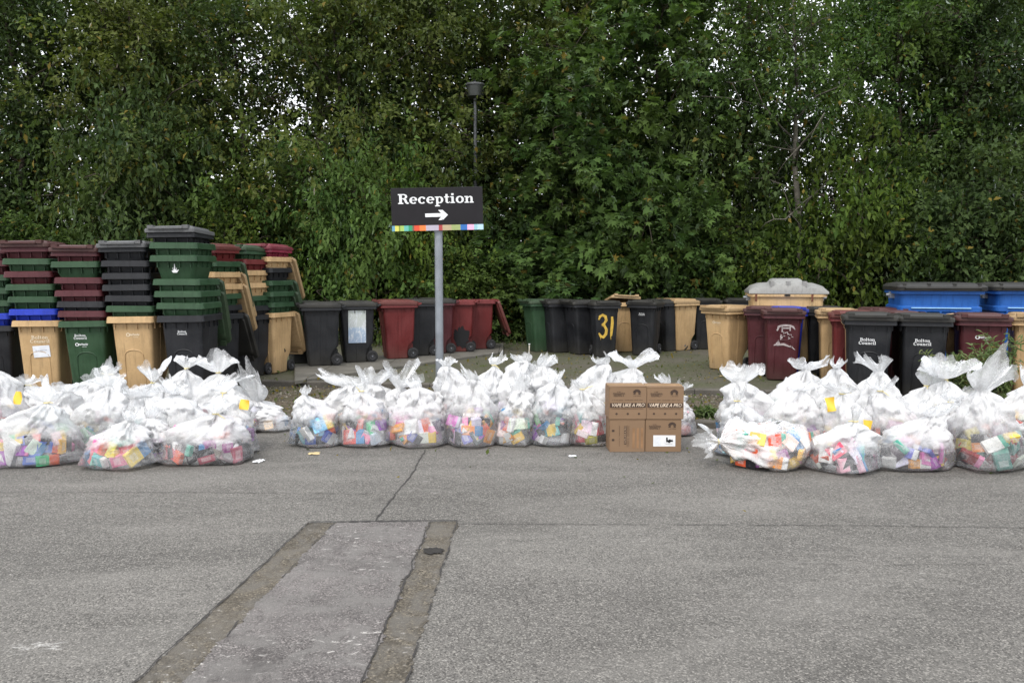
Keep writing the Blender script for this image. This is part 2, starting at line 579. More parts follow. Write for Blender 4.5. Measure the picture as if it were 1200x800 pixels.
# ------------------------------------------------------------------ ground
def asphalt(name, base, patchy=1.0, warm=0.0, coarse=1.0, flecks=.0, scuff=None, alt=None):
    m, nt = new_mat(name)
    v = posc(nt)
    big = noise_(nt, scl(nt, v, (.55, 1.3, 1)), .75, 7, .66, .8)
    mid = noise_(nt, scl(nt, v, (1, 2.2, 1)), 2.4, 5, .65, .4)
    fine = noise_(nt, v, 110 * coarse, 3, .7)
    vor = N(nt, 'ShaderNodeTexVoronoi'); vor.inputs['Scale'].default_value = 125 * coarse
    L(nt, v, vor.inputs['Vector'])
    cell = N(nt, 'ShaderNodeSeparateColor'); L(nt, vor.outputs['Color'], cell.inputs[0])
    b = Vector(base)
    c = mixc(nt, ramp(nt, big, [(.33, (0, 0, 0)), (.68, (1, 1, 1))]), tuple(b * .70), tuple(b * 1.34))
    c = mixc(nt, math_(nt, 'MULTIPLY', ramp(nt, mid, [(.52, (0, 0, 0)), (.74, (1, 1, 1))]), .5 * patchy), c, tuple(b * 1.42))
    # individual stones of the aggregate: some pale, some dark
    c = mixc(nt, math_(nt, 'MULTIPLY', ramp(nt, cell.outputs[0], [(.62, (0, 0, 0)), (.86, (1, 1, 1))]), .60), c, tuple(b * 2.3 + Vector((.02, .018, .012))))
    c = mixc(nt, math_(nt, 'MULTIPLY', ramp(nt, cell.outputs[1], [(.58, (0, 0, 0)), (.84, (1, 1, 1))]), .68), c, tuple(b * .28))
    c = mixc(nt, math_(nt, 'MULTIPLY', ramp(nt, fine, [(.42, (1, 1, 1)), (.56, (0, 0, 0))]), .5), c, tuple(b * .45))
    if alt is not None:      # the reinstatement is worn through or skimmed over in places
        an = noise_(nt, scl(nt, v, (1, .8, 1)), 5.5, 6, .7, .6)
        c = mixc(nt, math_(nt, 'MULTIPLY', ramp(nt, an, [(.44, (0, 0, 0)), (.58, (1, 1, 1))]), .8), c, alt)
        an2 = noise_(nt, scl(nt, v, (1.3, .8, 2)), 3.1, 6, .7, .6)
        c = mixc(nt, math_(nt, 'MULTIPLY', ramp(nt, an2, [(.54, (0, 0, 0)), (.66, (1, 1, 1))]), .6), c, tuple(b * .42))
    # broad worn, tracked and stained areas
    wr = noise_(nt, scl(nt, v, (.35, 1.1, 1)), 1.3, 6, .6, 1.2)
    c = mixc(nt, math_(nt, 'MULTIPLY', ramp(nt, wr, [(.48, (0, 0, 0)), (.70, (1, 1, 1))]), .34), c, tuple(b * 1.75))
    st = noise_(nt, scl(nt, v, (.6, 1.4, 1)), 2.1, 5, .6, .8)
    c = mixc(nt, math_(nt, 'MULTIPLY', ramp(nt, st, [(.60, (0, 0, 0)), (.74, (1, 1, 1))]), .45), c, tuple(b * .45))
    if flecks:
        fl = noise_(nt, scl(nt, v, (1, 1.9, 1)), 16, 4, .7, .5)
        gate = ramp(nt, noise_(nt, v, 1.1, 2), [(.42, (0, 0, 0)), (.6, (1, 1, 1))])
        c = mixc(nt, math_(nt, 'MULTIPLY', math_(nt, 'MULTIPLY', ramp(nt, fl, [(.60, (0, 0, 0)), (.68, (1, 1, 1))]), gate), flecks), c, (.50, .48, .45))
    if scuff is not None:
        # worn remains of white paint around one spot
        gx = N(nt, 'ShaderNodeVectorMath', operation='SUBTRACT'); L(nt, v, gx.inputs[0]); gx.inputs[1].default_value = (scuff[0], scuff[1], 0)
        ln = N(nt, 'ShaderNodeVectorMath', operation='LENGTH'); L(nt, scl(nt, gx.outputs[0], (2.6, 6.5, 0)), ln.inputs[0])
        near = ramp(nt, ln.outputs['Value'], [(.25, (1, 1, 1)), (1.0, (0, 0, 0))])
        nz = noise_(nt, scl(nt, v, (1, 2.2, 1)), 14, 6, .7, .4)
        k = math_(nt, 'SUBTRACT', math_(nt, 'ADD', nz, math_(nt, 'MULTIPLY', near, .20)), .70)
        c = mixc(nt, math_(nt, 'MULTIPLY', math_(nt, 'MULTIPLY', k, 7, True), near), c, (.42, .41, .39))
    h = math_(nt, 'ADD', math_(nt, 'MULTIPLY', vor.outputs['Distance'], -1.0), fine)
    finish(nt, c, .88, bump(nt, h, .55, .006), .25)
    return m
M_ASPH = asphalt('worn asphalt', (.138, .131, .120), 1.0, flecks=.30, scuff=G(42, 757))
M_PATCH = asphalt('pinkish patch asphalt', (.132, .121, .116), 1.3, flecks=.95, alt=(.150, .142, .134))
M_TRENCH = asphalt('brown trench reinstatement', (.100, .087, .068), 1.6, 0, .8, flecks=.5, alt=(.112, .104, .092))
M_SEAM = plain('bitumen seam', (.035, .032, .030), .7, .4, 30)
def yard_mat():
    m, nt = new_mat('mossy yard surface')
    v = posc(nt)
    n1 = noise_(nt, v, .9, 5, .65)
    n2 = noise_(nt, v, 28, 4, .7)
    c = mixc(nt, ramp(nt, n1, [(.35, (0, 0, 0)), (.62, (1, 1, 1))]), (.085, .078, .062), (.062, .068, .036))
    c = mixc(nt, ramp(nt, n2, [(.5, (0, 0, 0)), (.75, (1, 1, 1))]), c, (.135, .12, .092))
    finish(nt, c, .95, bump(nt, n2, .6, .01), .15)
    return m
M_YARD = yard_mat()
def kerb_mat(name, col):
    m, nt = new_mat(name)
    v = posc(nt)
    n1 = noise_(nt, v, 3, 5, .6); n2 = noise_(nt, v, 90, 3, .6)
    c = mixc(nt, ramp(nt, n1, [(.35, (0, 0, 0)), (.7, (1, 1, 1))]), tuple(x * .6 for x in col), col)
    c = mixc(nt, ramp(nt, n2, [(.5, (0, 0, 0)), (.8, (1, 1, 1))]), c, tuple(x * 1.4 for x in col))
    # joints between kerb stones every 0.915 m
    sx = N(nt, 'ShaderNodeSeparateXYZ'); L(nt, v, sx.inputs[0])
    fr = math_(nt, 'FRACT', math_(nt, 'DIVIDE', math_(nt, 'ADD', sx.outputs[0], 100.0), .915))
    c = mixc(nt, math_(nt, 'LESS_THAN', fr, .014), c, (.03, .028, .024))
    finish(nt, c, .9, bump(nt, n2, .4, .004), .2)
    return m
M_KERB = kerb_mat('kerb concrete', (.115, .105, .09))
M_SLAB = kerb_mat('concrete strip', (.15, .142, .122))
def bed_mat():
    m, nt = new_mat('stony soil')
    v = posc(nt)
    n1 = noise_(nt, v, 18, 5, .7); n2 = noise_(nt, v, 3, 4)
    c = mixc(nt, ramp(nt, n1, [(.35, (0, 0, 0)), (.7, (1, 1, 1))]), (.05, .04, .028), (.16, .135, .10))
    c = mixc(nt, ramp(nt, n2, [(.5, (0, 0, 0)), (.7, (1, 1, 1))]), c, (.055, .065, .025))
    finish(nt, c, .95, bump(nt, n1, .8, .02), .1)
    return m
M_BED = bed_mat()

def sheet(name, pts, z, mat, label=None):
    bm = bmesh.new()
    bm.faces.new([bm.verts.new((p[0], p[1], z)) for p in pts])
    me = bm_mesh(name, bm)
    if me.polygons[0].normal.z < 0: me.flip_normals()
    o = mobj(name, me, mat)
    return tag(o, kind='structure')
sheet('ground', [(-700, -500), (700, -500), (700, 1200), (-700, 1200)], 0.0, M_ASPH)

# kerb lines (slightly skewed to the picture)
k0 = G(340, 495); k1 = G(840, 502)
def fk(x): return k0.y + (k1.y - k0.y) * (x - k0.x) / (k1.x - k0.x)          # front kerb front edge
b0 = G(340, 447, .12); b1 = G(840, 457, .12)
def bk(x): return b0.y + (b1.y - b0.y) * (x - b0.x) / (b1.x - b0.x)          # back kerb front edge
def strip(name, f0, f1, z0, z1, mat, x0=-40, x1=40, bev=.012):
    bm = bmesh.new()
    def sec(x):
        return [bm.verts.new((x, f0(x), z0)), bm.verts.new((x, f0(x), z1 - bev)), bm.verts.new((x, f0(x) + bev, z1)),
                bm.verts.new((x, f1(x), z1)), bm.verts.new((x, f1(x), z0))]
    n = 60
    S = [sec(x0 + (x1 - x0) * k / n) for k in range(n + 1)]
    for a, b in zip(S, S[1:]):
        for k in range(4):
            bm.faces.new((a[k], b[k], b[k + 1], a[k + 1]))
    bm.faces.new(S[0]); bm.faces.new(S[-1][::-1])
    return tag(mobj(name, bm_mesh(name, bm), mat), kind='structure')
strip('front_kerb', fk, lambda x: fk(x) + .13, -.05, .075, M_KERB)
strip('back_kerb', bk, lambda x: bk(x) + .13, -.05, .125, M_KERB)
# planting bed between the kerbs, gently uneven
def bed():
    bm = bmesh.new()
    nx, ny = 400, 14
    g = []
    for i in range(nx + 1):
        x = -12 + 24 * i / nx
        row = []
        y0, y1 = fk(x) + .131, bk(x) - .001
        for j in range(ny + 1):
            y = y0 + (y1 - y0) * j / ny
            z = .045 + .025 * noise.noise(Vector((x * 3, y * 3, 0))) + .012 * noise.noise(Vector((x * 14, y * 14, 3)))
            row.append(bm.verts.new((x, y, z)))
        g.append(row)
    for i in range(nx):
        for j in range(ny):
            bm.faces.new((g[i][j], g[i + 1][j], g[i + 1][j + 1], g[i][j + 1]))
    return tag(mobj('planting_bed_ground', bm_mesh('bed', bm, True), M_BED), kind='structure')
bed()
def yard():
    bm = bmesh.new()
    xs = np.linspace(-40, 40, 80)
    n = 40
    g = []
    for x in xs:
        y0 = bk(x) + .131
        g.append([bm.verts.new((x, y0 + (60 - y0) * (j / n) ** 2, .115 + (0 if j == 0 else .012 * noise.noise(Vector((x, j * 1.0, 0)))))) for j in range(n + 1)])
    for i in range(len(xs) - 1):
        for j in range(n):
            bm.faces.new((g[i][j], g[i + 1][j], g[i + 1][j + 1], g[i][j + 1]))
    return tag(mobj('yard_ground', bm_mesh('yard', bm, True), M_YARD), kind='structure')
yard()
# pale concrete strip the left row of bins stands behind
c0 = G(345, 446, .16); c1 = G(345, 427, .16); c2 = G(590, 402, .16); c3 = G(590, 412, .16)
def slab():
    bm = bmesh.new()
    pts = [c0, c3, c2, c1]
    lo = [bm.verts.new((p.x, p.y, .10)) for p in pts]; hi = [bm.verts.new((p.x, p.y, .165)) for p in pts]
    for k in range(4):
        bm.faces.new((lo[k], lo[(k + 1) % 4], hi[(k + 1) % 4], hi[k]))
    bm.faces.new(hi); bm.faces.new(lo[::-1])
    bmesh.ops.bevel(bm, geom=[e for e in bm.edges], offset=.01, segments=1, affect='EDGES')
    return tag(mobj('concrete_path', bm_mesh('slab', bm), M_SLAB), kind='structure')
slab()

# ------------------------------------------------------------------ repairs, seams and cracks in the asphalt
def edge_strip(name, left, right, z, mat, wob=.012, n=420, seed=0):
    """ground patch between two long edges, ragged on both sides"""
    bm = bmesh.new()
    rows = []
    for k in range(n + 1):
        t = k / n
        a = left[0].lerp(left[1], t); b = right[0].lerp(right[1], t)
        w1 = noise.noise(Vector((t * 16, seed, 1))) * wob + noise.noise(Vector((t * 70, seed, 4))) * wob * .7 + noise.noise(Vector((t * 210, seed, 4))) * wob * .7
        w2 = noise.noise(Vector((t * 16, seed, 9))) * wob + noise.noise(Vector((t * 70, seed, 7))) * wob * .7 + noise.noise(Vector((t * 210, seed, 7))) * wob * .7
        rows.append([bm.verts.new((a.x + w1, a.y, z)), bm.verts.new((b.x + w2, b.y, z))])
    for a, b in zip(rows, rows[1:]):
        bm.faces.new((a[0], a[1], b[1], b[0]))
    me = bm_mesh(name, bm)
    if me.polygons[0].normal.z < 0: me.flip_normals()
    return tag(mobj(name, me, mat), kind='structure')
def ext(p, q, y):     # extend the line p->q towards the camera to distance y
    t = (y - p.y) / (q.y - p.y)
    return Vector((p.x + (q.x - p.x) * t, y, 0))
tl, tr = G(362, 613), G(536, 611)
bl, br = G(158, 800), G(476, 800)
til, tir = G(393, 613), G(505, 612)
bil, bir = G(214, 800), G(424, 800)
YN = 1.5
edge_strip('asphalt_patch_road_surface', (til, ext(til, bil, YN)), (tir, ext(tir, bir, YN)), .008, M_PATCH, .030, seed=1)
edge_strip('trench_band_road_surface', (tl, ext(tl, bl, YN)), (til + Vector((.02, 0, 0)), ext(til, bil, YN) + Vector((.02, 0, 0))), .004, M_TRENCH, .022, seed=2)
edge_strip('trench_band_road_surface', (tir - Vector((.02, 0, 0)), ext(tir, bir, YN) - Vector((.02, 0, 0))), (tr, ext(tr, br, YN)), .004, M_TRENCH, .022, seed=3)
def crack(name, pts, w, z=.006, wob=.01, seed=0, gap=0.0):
    bm = bmesh.new()
    P = []
    for a, b in zip(pts, pts[1:]):
        n = max(2, int((b - a).length / .02))
        for k in range(n):
            P.append(a.lerp(b, k / n))
    P.append(pts[-1])
    d = (pts[-1] - pts[0]).normalized()
    nn = Vector((-d.y, d.x, 0))
    rows = []
    for k, p in enumerate(P):
        off = noise.noise(Vector((k * .12, seed, 0))) * wob + noise.noise(Vector((k * .6, seed, 5))) * wob * .4
        ww = w * (.55 + .9 * abs(noise.noise(Vector((k * .23, seed, 2)))) * 1.6)
        q = p + nn * off
        rows.append((bm.verts.new((q.x + nn.x * ww, q.y + nn.y * ww, z)), bm.verts.new((q.x - nn.x * ww, q.y - nn.y * ww, z))))
    for k, (a, b) in enumerate(zip(rows, rows[1:])):
        if gap and noise.noise(Vector((k * .08, seed, 11))) > gap: continue
        bm.faces.new((a[0], b[0], b[1], a[1]))
    me = bm_mesh(name, bm)
    if len(me.polygons) and me.polygons[0].normal.z < 0: me.flip_normals()
    return tag(mobj(name, me, M_SEAM), kind='structure')
crack('crack_in_road_surface', [tl, tr], .014, .011, .006, 1)
crack('crack_in_road_surface', [tl, ext(tl, bl, YN)], .006, .011, .014, 2, .0)
crack('crack_in_road_surface', [tr, ext(tr, br, 3.0)], .005, .011, .014, 3, -.05)
crack('crack_in_road_surface', [tir, ext(tir, bir, YN)], .005, .012, .02, 4, .0)
crack('crack_in_road_surface', [til, ext(til, bil, YN)], .004, .012, .02, 14, -.1)
crack('crack_in_road_surface', [G(498, 528), G(480, 560), G(462, 580), G(440, 611)], .006, .006, .015, 5)
crack('crack_in_road_surface', [G(-80, 577), G(200, 577), G(440, 579)], .0035, .006, .01, 6, .22)
crack('crack_in_road_surface', [G(536, 614), G(800, 615), G(1010, 616), G(1290, 620)], .0040, .006, .01, 7, .3)
crack('crack_in_road_surface', [G(880, 660), G(1010, 662), G(1210, 661)], .002, .006, .012, 8, .05)
# small broken pothole in the right trench band
def pothole():
    bm = bmesh.new()
    c = G(508, 647)
    vs = []
    for k in range(48):
        a = k * 2 * math.pi / 48
        q = 1 + .55 * noise.noise(Vector((math.cos(a) * 3, math.sin(a) * 3, 6))) + .25 * noise.noise(Vector((math.cos(a) * 9, math.sin(a) * 9, 2)))
        vs.append(bm.verts.new((c.x + .060 * q * math.cos(a), c.y + .055 * q * math.sin(a), .012)))
    bm.faces.new(vs)
    return tag(mobj('pothole_in_road_surface', bm_mesh('pothole', bm), plain('pothole soil', (.022, .02, .018), .95, .5, 60)), kind='structure')
pothole()
# loose stones and leaf litter
def stones():
    bm = bmesh.new()
    r = random.Random(11)
    vs, fs = [], []
    t = bmesh.new(); bmesh.ops.create_icosphere(t, subdivisions=1, radius=1)
    tv = [v.co.copy() for v in t.verts]; tf = [[v.index for v in f.verts] for f in t.faces]; t.free()
    def put(x, y, z, s):
        b = len(vs)
        e = Euler((r.uniform(0, 6), r.uniform(0, 6), r.uniform(0, 6))).to_matrix()
        k = Vector((1, r.uniform(.6, 1), r.uniform(.4, .8))) * s
        for v in tv:
            q = e @ Vector((v.x * k.x, v.y * k.y, v.z * k.z)) * (1 + .15 * r.random())
            vs.append((x + q.x, y + q.y, z + q.z))
        fs.extend([[i + b for i in f] for f in tf])
    for _ in range(5200):
        x = r.uniform(-4.5, 5.5)
        y = r.uniform(fk(x) + .13, bk(x))
        put(x, y, .052 + .02 * noise.noise(Vector((x * 3, y * 3, 0))), r.uniform(.006, .02))
    for _ in range(500):   # on the yard and along the kerb foot
        x = r.uniform(-5, 5)
        put(x, bk(x) + .15 + abs(r.gauss(0, 2)), .122, r.uniform(.004, .014))
    for _ in range(260):
        x = r.uniform(-5, 6)
        put(x, fk(x) - abs(r.gauss(0, .12)), .004, r.uniform(.003, .008))
    me = bpy.data.meshes.new('gravel'); me.from_pydata(vs, [], fs)
    m, nt = new_mat('gravel stones')
    n1 = noise_(nt, posc(nt), 26, 2)
    c = ramp(nt, n1, [(.3, (.05, .045, .038)), (.5, (.13, .115, .09)), (.7, (.27, .25, .21))])
    finish(nt, c, .85, None, .2)
    tag(mobj('gravel', me, m), 'grey and brown stones between the two kerbs', 'gravel', kind='stuff')
stones()

# ------------------------------------------------------------------ leaves (numpy)
OV_V = np.array([(0, 0, 0), (-.30, .42, .09), (0, 1, -.12), (.30, .42, .09)], float)
OV_F = [(0, 2, 1), (0, 3, 2)]
SY = [(0, 0, 0), (-.22, .10, .03), (-.62, .12, -.06), (-.34, .36, .05), (-.55, .72, -.05), (-.18, .58, .04), (0, 1.08, -.10),
      (.18, .58, .04), (.55, .72, -.05), (.34, .36, .05), (.62, .12, -.06), (.22, .10, .03)]
SY_V = np.array(SY, float); SY_F = [(0, i + 1, i) for i in range(1, 11)]
LN_V = np.array([(0, 0, 0), (-.14, .35, .05), (-.08, .7, .02), (0, 1, -.15), (.08, .7, .02), (.11, .35, .05)], float)
LN_F = [(0, 2, 1), (0, 3, 2), (0, 4, 3), (0, 5, 4)]
def leaf_mesh(name, cen, size, out, mat, tv=OV_V, tf=OV_F, droop=.30, tint=None):
    n = len(cen)
    d = rng.normal(size=(n, 3)) * .75 + out * .7 + np.array([0, 0, -droop])
    d /= np.linalg.norm(d, axis=1)[:, None]
    up = rng.normal(size=(n, 3)) * .38 + np.array([0, 0, 1.0]) + out * .35
    s = np.cross(d, up); s /= (np.linalg.norm(s, axis=1)[:, None] + 1e-9)
    nn = np.cross(s, d)
    k = len(tv)
    V = (cen[:, None, :] + size[:, None, None] * (tv[None, :, 0:1] * s[:, None, :] + tv[None, :, 1:2] * d[:, None, :] + tv[None, :, 2:3] * nn[:, None, :]))
    V = V.reshape(-1, 3)
    f = np.array(tf)
    Fi = (np.arange(n)[:, None, None] * k + f[None]).reshape(-1)
    nf = n * len(tf)
    me = bpy.data.meshes.new(name)
    me.vertices.add(len(V)); me.vertices.foreach_set('co', V.astype(np.float32).ravel())
    me.loops.add(len(Fi)); me.loops.foreach_set('vertex_index', Fi.astype(np.int32))
    me.polygons.add(nf)
    me.polygons.foreach_set('loop_start', np.arange(0, nf * 3, 3, dtype=np.int32))
    me.polygons.foreach_set('loop_total', np.full(nf, 3, dtype=np.int32))
    me.update(calc_edges=True)
    a = me.attributes.new('tint', 'FLOAT', 'POINT')
    if tint is None: tint = rng.random(n)
    a.data.foreach_set('value', np.repeat(tint, k).astype(np.float32))
    me.materials.append(mat)
    return me

def tree_variant(seed, height, base, rad, leafsize, mat, tv, tf, per, trunk_r=.11, nlimb=16, bark=None, dens=.93, lean=0.0, wob=.25, leafmin=0.0):
    r = random.Random(seed)
    bm = bmesh.new()
    tp = []
    for k in range(9):
        t = k / 8
        tp.append(Vector((lean * t + wob * noise.noise(Vector((t * 2.5, seed, 0))), .25 * noise.noise(Vector((t * 2.5, seed, 5))), height * .93 * t)))
    add_tube(bm, tp, [trunk_r * (1 - .85 * k / 8) + .008 for k in range(9)], 8)
    clumps = []
    for i in range(nlimb):
        t = base / height + (0.97 - base / height) * (i + r.random()) / nlimb
        p0 = tp[0].lerp(tp[-1], t)
        k = min(7, int(t * 8)); p0 = tp[k].lerp(tp[k + 1], t * 8 - k)
        az = i * 2.399 + r.uniform(-.5, .5)
        tt = (t - base / height) / (1 - base / height)
        ln = rad * (math.sin(math.pi * min(1, .22 + .75 * tt)) ** .7) * r.uniform(.75, 1.15)
        el = R(r.uniform(5, 45)) + tt * .5
        pts = [p0]
        for q in range(1, 5):
            u = q / 4
            pts.append(p0 + Vector((math.cos(az) * math.cos(el), math.sin(az) * math.cos(el), math.sin(el))) * ln * u
                       + Vector((r.uniform(-1, 1), r.uniform(-1, 1), r.uniform(-1, 1))) * .09 * ln - Vector((0, 0, .15 * ln * u * u)))
        br = trunk_r * .42 * (1 - .6 * t)
        add_tube(bm, pts, [br * (1 - .8 * q / 4) + .004 for q in range(5)], 6)
        for q in range(1, 5):
            for e in range(2):
                sp = pts[q] + Vector((r.gauss(0, 1), r.gauss(0, 1), r.gauss(0, .8))) * (.20 * ln * .8 + .12)
                if r.random() < .6:
                    add_tube(bm, [pts[q], pts[q].lerp(sp, .6) + Vector((0, 0, .05)), sp], [.012, .008, .004], 4)
                clumps.append((sp, r.choice([.24, .34, .46, .60])))
    wood = bm_mesh('tree_trunk', bm, True)
    cs, outs, tn = [], [], []
    for c, s in clumps:
        n = int(per * 1.12 * (s / .36) ** 2 * dens)
        # leaves sit on shells of little sprays so the clump keeps an uneven outline
        sp = rng.normal(size=(max(2, n // 14), 3)) * s * np.array([1, 1, .75])
        idx = rng.integers(0, len(sp), n)
        g = sp[idx] + rng.normal(size=(n, 3)) * .085
        cs.append(np.array(c) + g)
        o = g / (np.linalg.norm(g, axis=1)[:, None] + 1e-6)
        outs.append(o)
        tn.append(np.clip(rng.normal(.42 + .36 * (r.random() - .5) * 2, .16, n), 0, .96) + (rng.random(n) < .02) * .0)
    cs = np.concatenate(cs); outs = np.concatenate(outs); tn = np.concatenate(tn)
    tn[rng.random(len(tn)) < .02] = .99
    keep = (cs[:, 2] > .05) & (cs[:, 2] > leafmin + .5 * np.sin(cs[:, 0] * 3))
    cs, outs, tn = cs[keep], outs[keep], tn[keep]
    sz = leafsize * rng.uniform(.65, 1.25, len(cs))
    return wood, leaf_mesh('tree_crown', cs, sz, outs, mat, tv, tf, tint=tn)

TV = {
    'olive_a': tree_variant(1, 9.2, 1.4, 2.7, .140, M_LEAF['olive'], OV_V, OV_F, 92, nlimb=19),
    'olive_b': tree_variant(2, 9.8, 1.2, 2.8, .150, M_LEAF['olive'], OV_V, OV_F, 88, nlimb=19),
    'dark_a': tree_variant(3, 9.2, .9, 2.7, .125, M_LEAF['dark'], OV_V, OV_F, 100, nlimb=19),
    'dark_b': tree_variant(4, 9.8, 1.6, 2.6, .120, M_LEAF['dark'], OV_V, OV_F, 82, nlimb=17),
    'syc': tree_variant(5, 7.0, .3, 2.3, .175, M_LEAF['mid'], SY_V, SY_F, 54, .09, 18),
    'syc_b': tree_variant(6, 9.0, 1.0, 2.5, .175, M_LEAF['mid'], SY_V, SY_F, 48, .11, 17),
    'thin': tree_variant(7, 8.2, 2.0, 2.0, .110, M_LEAF['mid'], OV_V, OV_F, 62, .085, 14, lean=.5, wob=.9, leafmin=4.6),
    'mid': tree_variant(8, 9.4, .8, 2.7, .135, M_LEAF['mid'], OV_V, OV_F, 92, nlimb=18),
}
SV = {
    'shrub_dark': tree_variant(21, 2.4, .1, 1.35, .105, M_LEAF['dark'], OV_V, OV_F, 95, .03, 11),
    'shrub_mid': tree_variant(22, 2.2, .1, 1.3, .120, M_LEAF['mid'], OV_V, OV_F, 80, .03, 11),
    'shrub_bright': tree_variant(23, 2.0, .1, 1.15, .110, M_LEAF['bright'], OV_V, OV_F, 62, .03, 10),
    'shrub_syc': tree_variant(24, 2.6, .1, 1.35, .165, M_LEAF['mid'], SY_V, SY_F, 45, .03, 11),
}
TD = 1.7
def tree(kind, px, d, label, cat='tree', group=None, s=1.0, rz=0.0, sz=None, pale=False, z=.1):
    wood, crown = (TV.get(kind) or SV.get(kind))
    nm = {'tree': 'broadleaf_tree', 'shrub': 'leafy_shrub'}[cat]
    d += TD
    root = empty(nm, (xcol(px, d), d, z), rz, label, cat, group)
    root.scale = (s, s, sz or s)
    mobj_mat('trunk' if cat == 'tree' else 'stems', wood, M_BARKPALE if pale else M_BARK, root)
    mobj('crown', crown, None, root)
    return root
FR = 'trees in the belt behind the bins'
for a in [
    ('dark_a', -260, 19.0, 'dark small-leaved tree beyond the left edge of the picture'),
    ('dark_b', -110, 18.6, 'dark tree at the far left edge, behind the cut-off bin stack'),
    ('dark_a', 30, 18.8, 'dark green tree rising behind the two maroon-topped bin stacks'),
    ('olive_a', 170, 18.9, 'olive green tree rising behind the tallest bin stack'),
    ('dark_b', 285, 19.2, 'thin-crowned dark tree behind the stacks with hanging lids'),
    ('olive_b', 400, 18.8, 'olive yellowish tree left of the reception sign'),
    ('olive_a', 505, 19.3, 'olive tree directly behind the reception sign'),
    ('syc', 665, 17.9, 'large-leaved sycamore right of the tall lamp post'),
    ('olive_b', 640, 19.8, 'tall olive tree overhanging the sycamore at the top middle'),
    ('syc_b', 765, 18.8, 'tall sycamore between the lamp post and the pale thin trunk'),
    ('dark_b', 868, 19.8, 'sparse dark tree with wide sky gaps, behind the cream container'),
    ('thin', 936, 16.9, 'slender tree with a bare pale trunk right of the cream container'),
    ('mid', 1040, 19.0, 'mid green tree behind the two dark council bins'),
    ('dark_a', 1130, 18.8, 'dark leafy tree above the blue containers'),
    ('dark_b', 1240, 19.0, 'dark tree at the right edge above the last blue container'),
    ('dark_a', 1390, 19.2, 'dark tree beyond the right edge of the picture'),
]:
    k, px, d, lab = a
    tree(k, px, d, lab, 'tree', FR, random.uniform(.97, 1.07), random.uniform(0, 6.28), pale=(k == 'thin'))
i = 0
for px in (-330, -180, -40, 60, 150, 235, 390, 470, 575, 700, 905, 1040, 1120, 1210, 1330, 1450):
    k = ['dark_a', 'olive_b', 'dark_b', 'mid'][i % 4]; i += 1
    tree(k, px + random.uniform(-15, 15), 21.8 + random.uniform(-.5, .6), 'tree in the rear row of the belt, mostly hidden by nearer crowns', 'tree',
         'rear row of the tree belt', random.uniform(1.15, 1.3), random.uniform(0, 6.28))
SG = 'shrubs growing under the trees'
for a in [
    ('shrub_dark', -140, 17.0, 1.1, 'dark shrub beyond the left picture edge'),
    ('shrub_dark', -20, 17.2, 1.15, 'dark shrub behind the cut-off left stack'),
    ('shrub_mid', 80, 17.3, 1.1, 'green shrub behind the leftmost maroon-topped stacks'),
    ('shrub_dark', 170, 17.2, 1.2, 'dark shrub behind the grey-topped stacks'),
    ('shrub_bright', 262, 16.9, 1.15, 'bright green shrub just above the stacks with hanging lids'),
    ('shrub_bright', 362, 17.0, 1.1, 'bright green shrub right of the last bin stack'),
    ('shrub_mid', 425, 16.6, .95, 'low green shrub behind the dark bin with the poster'),
    ('shrub_bright', 480, 16.7, .9, 'yellow green shrub left of the sign post'),
    ('shrub_mid', 545, 16.9, 1.0, 'green shrub behind the burnt red bin'),
    ('shrub_dark', 595, 17.6, 1.0, 'dark shrub in the gap between the red and green bins'),
    ('shrub_syc', 640, 17.2, 1.05, 'large-leaved shrub above the green lidded bin'),
    ('shrub_syc', 715, 17.2, 1.15, 'large-leaved shrub behind the bin painted with 31'),
    ('shrub_mid', 785, 17.3, 1.1, 'green shrub behind the beige bins right of centre'),
    ('shrub_bright', 862, 17.0, 1.0, 'bright green shrub left of the cream container'),
    ('shrub_mid', 925, 17.9, .8, 'green shrub behind the cream domed container'),
    ('shrub_bright', 1005, 17.0, 1.15, 'bright green shrub between cream and blue containers'),
    ('shrub_dark', 1075, 17.2, 1.25, 'dark shrub behind the first blue container'),
    ('shrub_dark', 1150, 17.0, 1.3, 'dark shrub behind the gap between the blue containers'),
    ('shrub_dark', 1230, 17.2, 1.3, 'dark shrub at the right edge above the blue containers'),
    ('shrub_mid', 1330, 17.2, 1.2, 'green shrub beyond the right picture edge'),
]:
    k, px, d, s, lab = a
    tree(k, px, d + random.uniform(-.2, .8), lab, 'shrub', SG, s, random.uniform(0, 6.28), s * random.choice([.75, .95, 1.2, 1.7]))
for px in range(-300, 1500, 75):
    tree(random.choice(['shrub_dark', 'shrub_mid', 'shrub_dark']), px + random.uniform(-20, 20), 18.9 + random.uniform(-.3, .5),
         'dim shrub under the trees, hidden behind the nearer shrubs', 'shrub', 'rear shrubs under the trees', random.uniform(1.0, 1.3), random.uniform(0, 6.28), random.choice([.9, 1.1, 1.6, 2.3]))

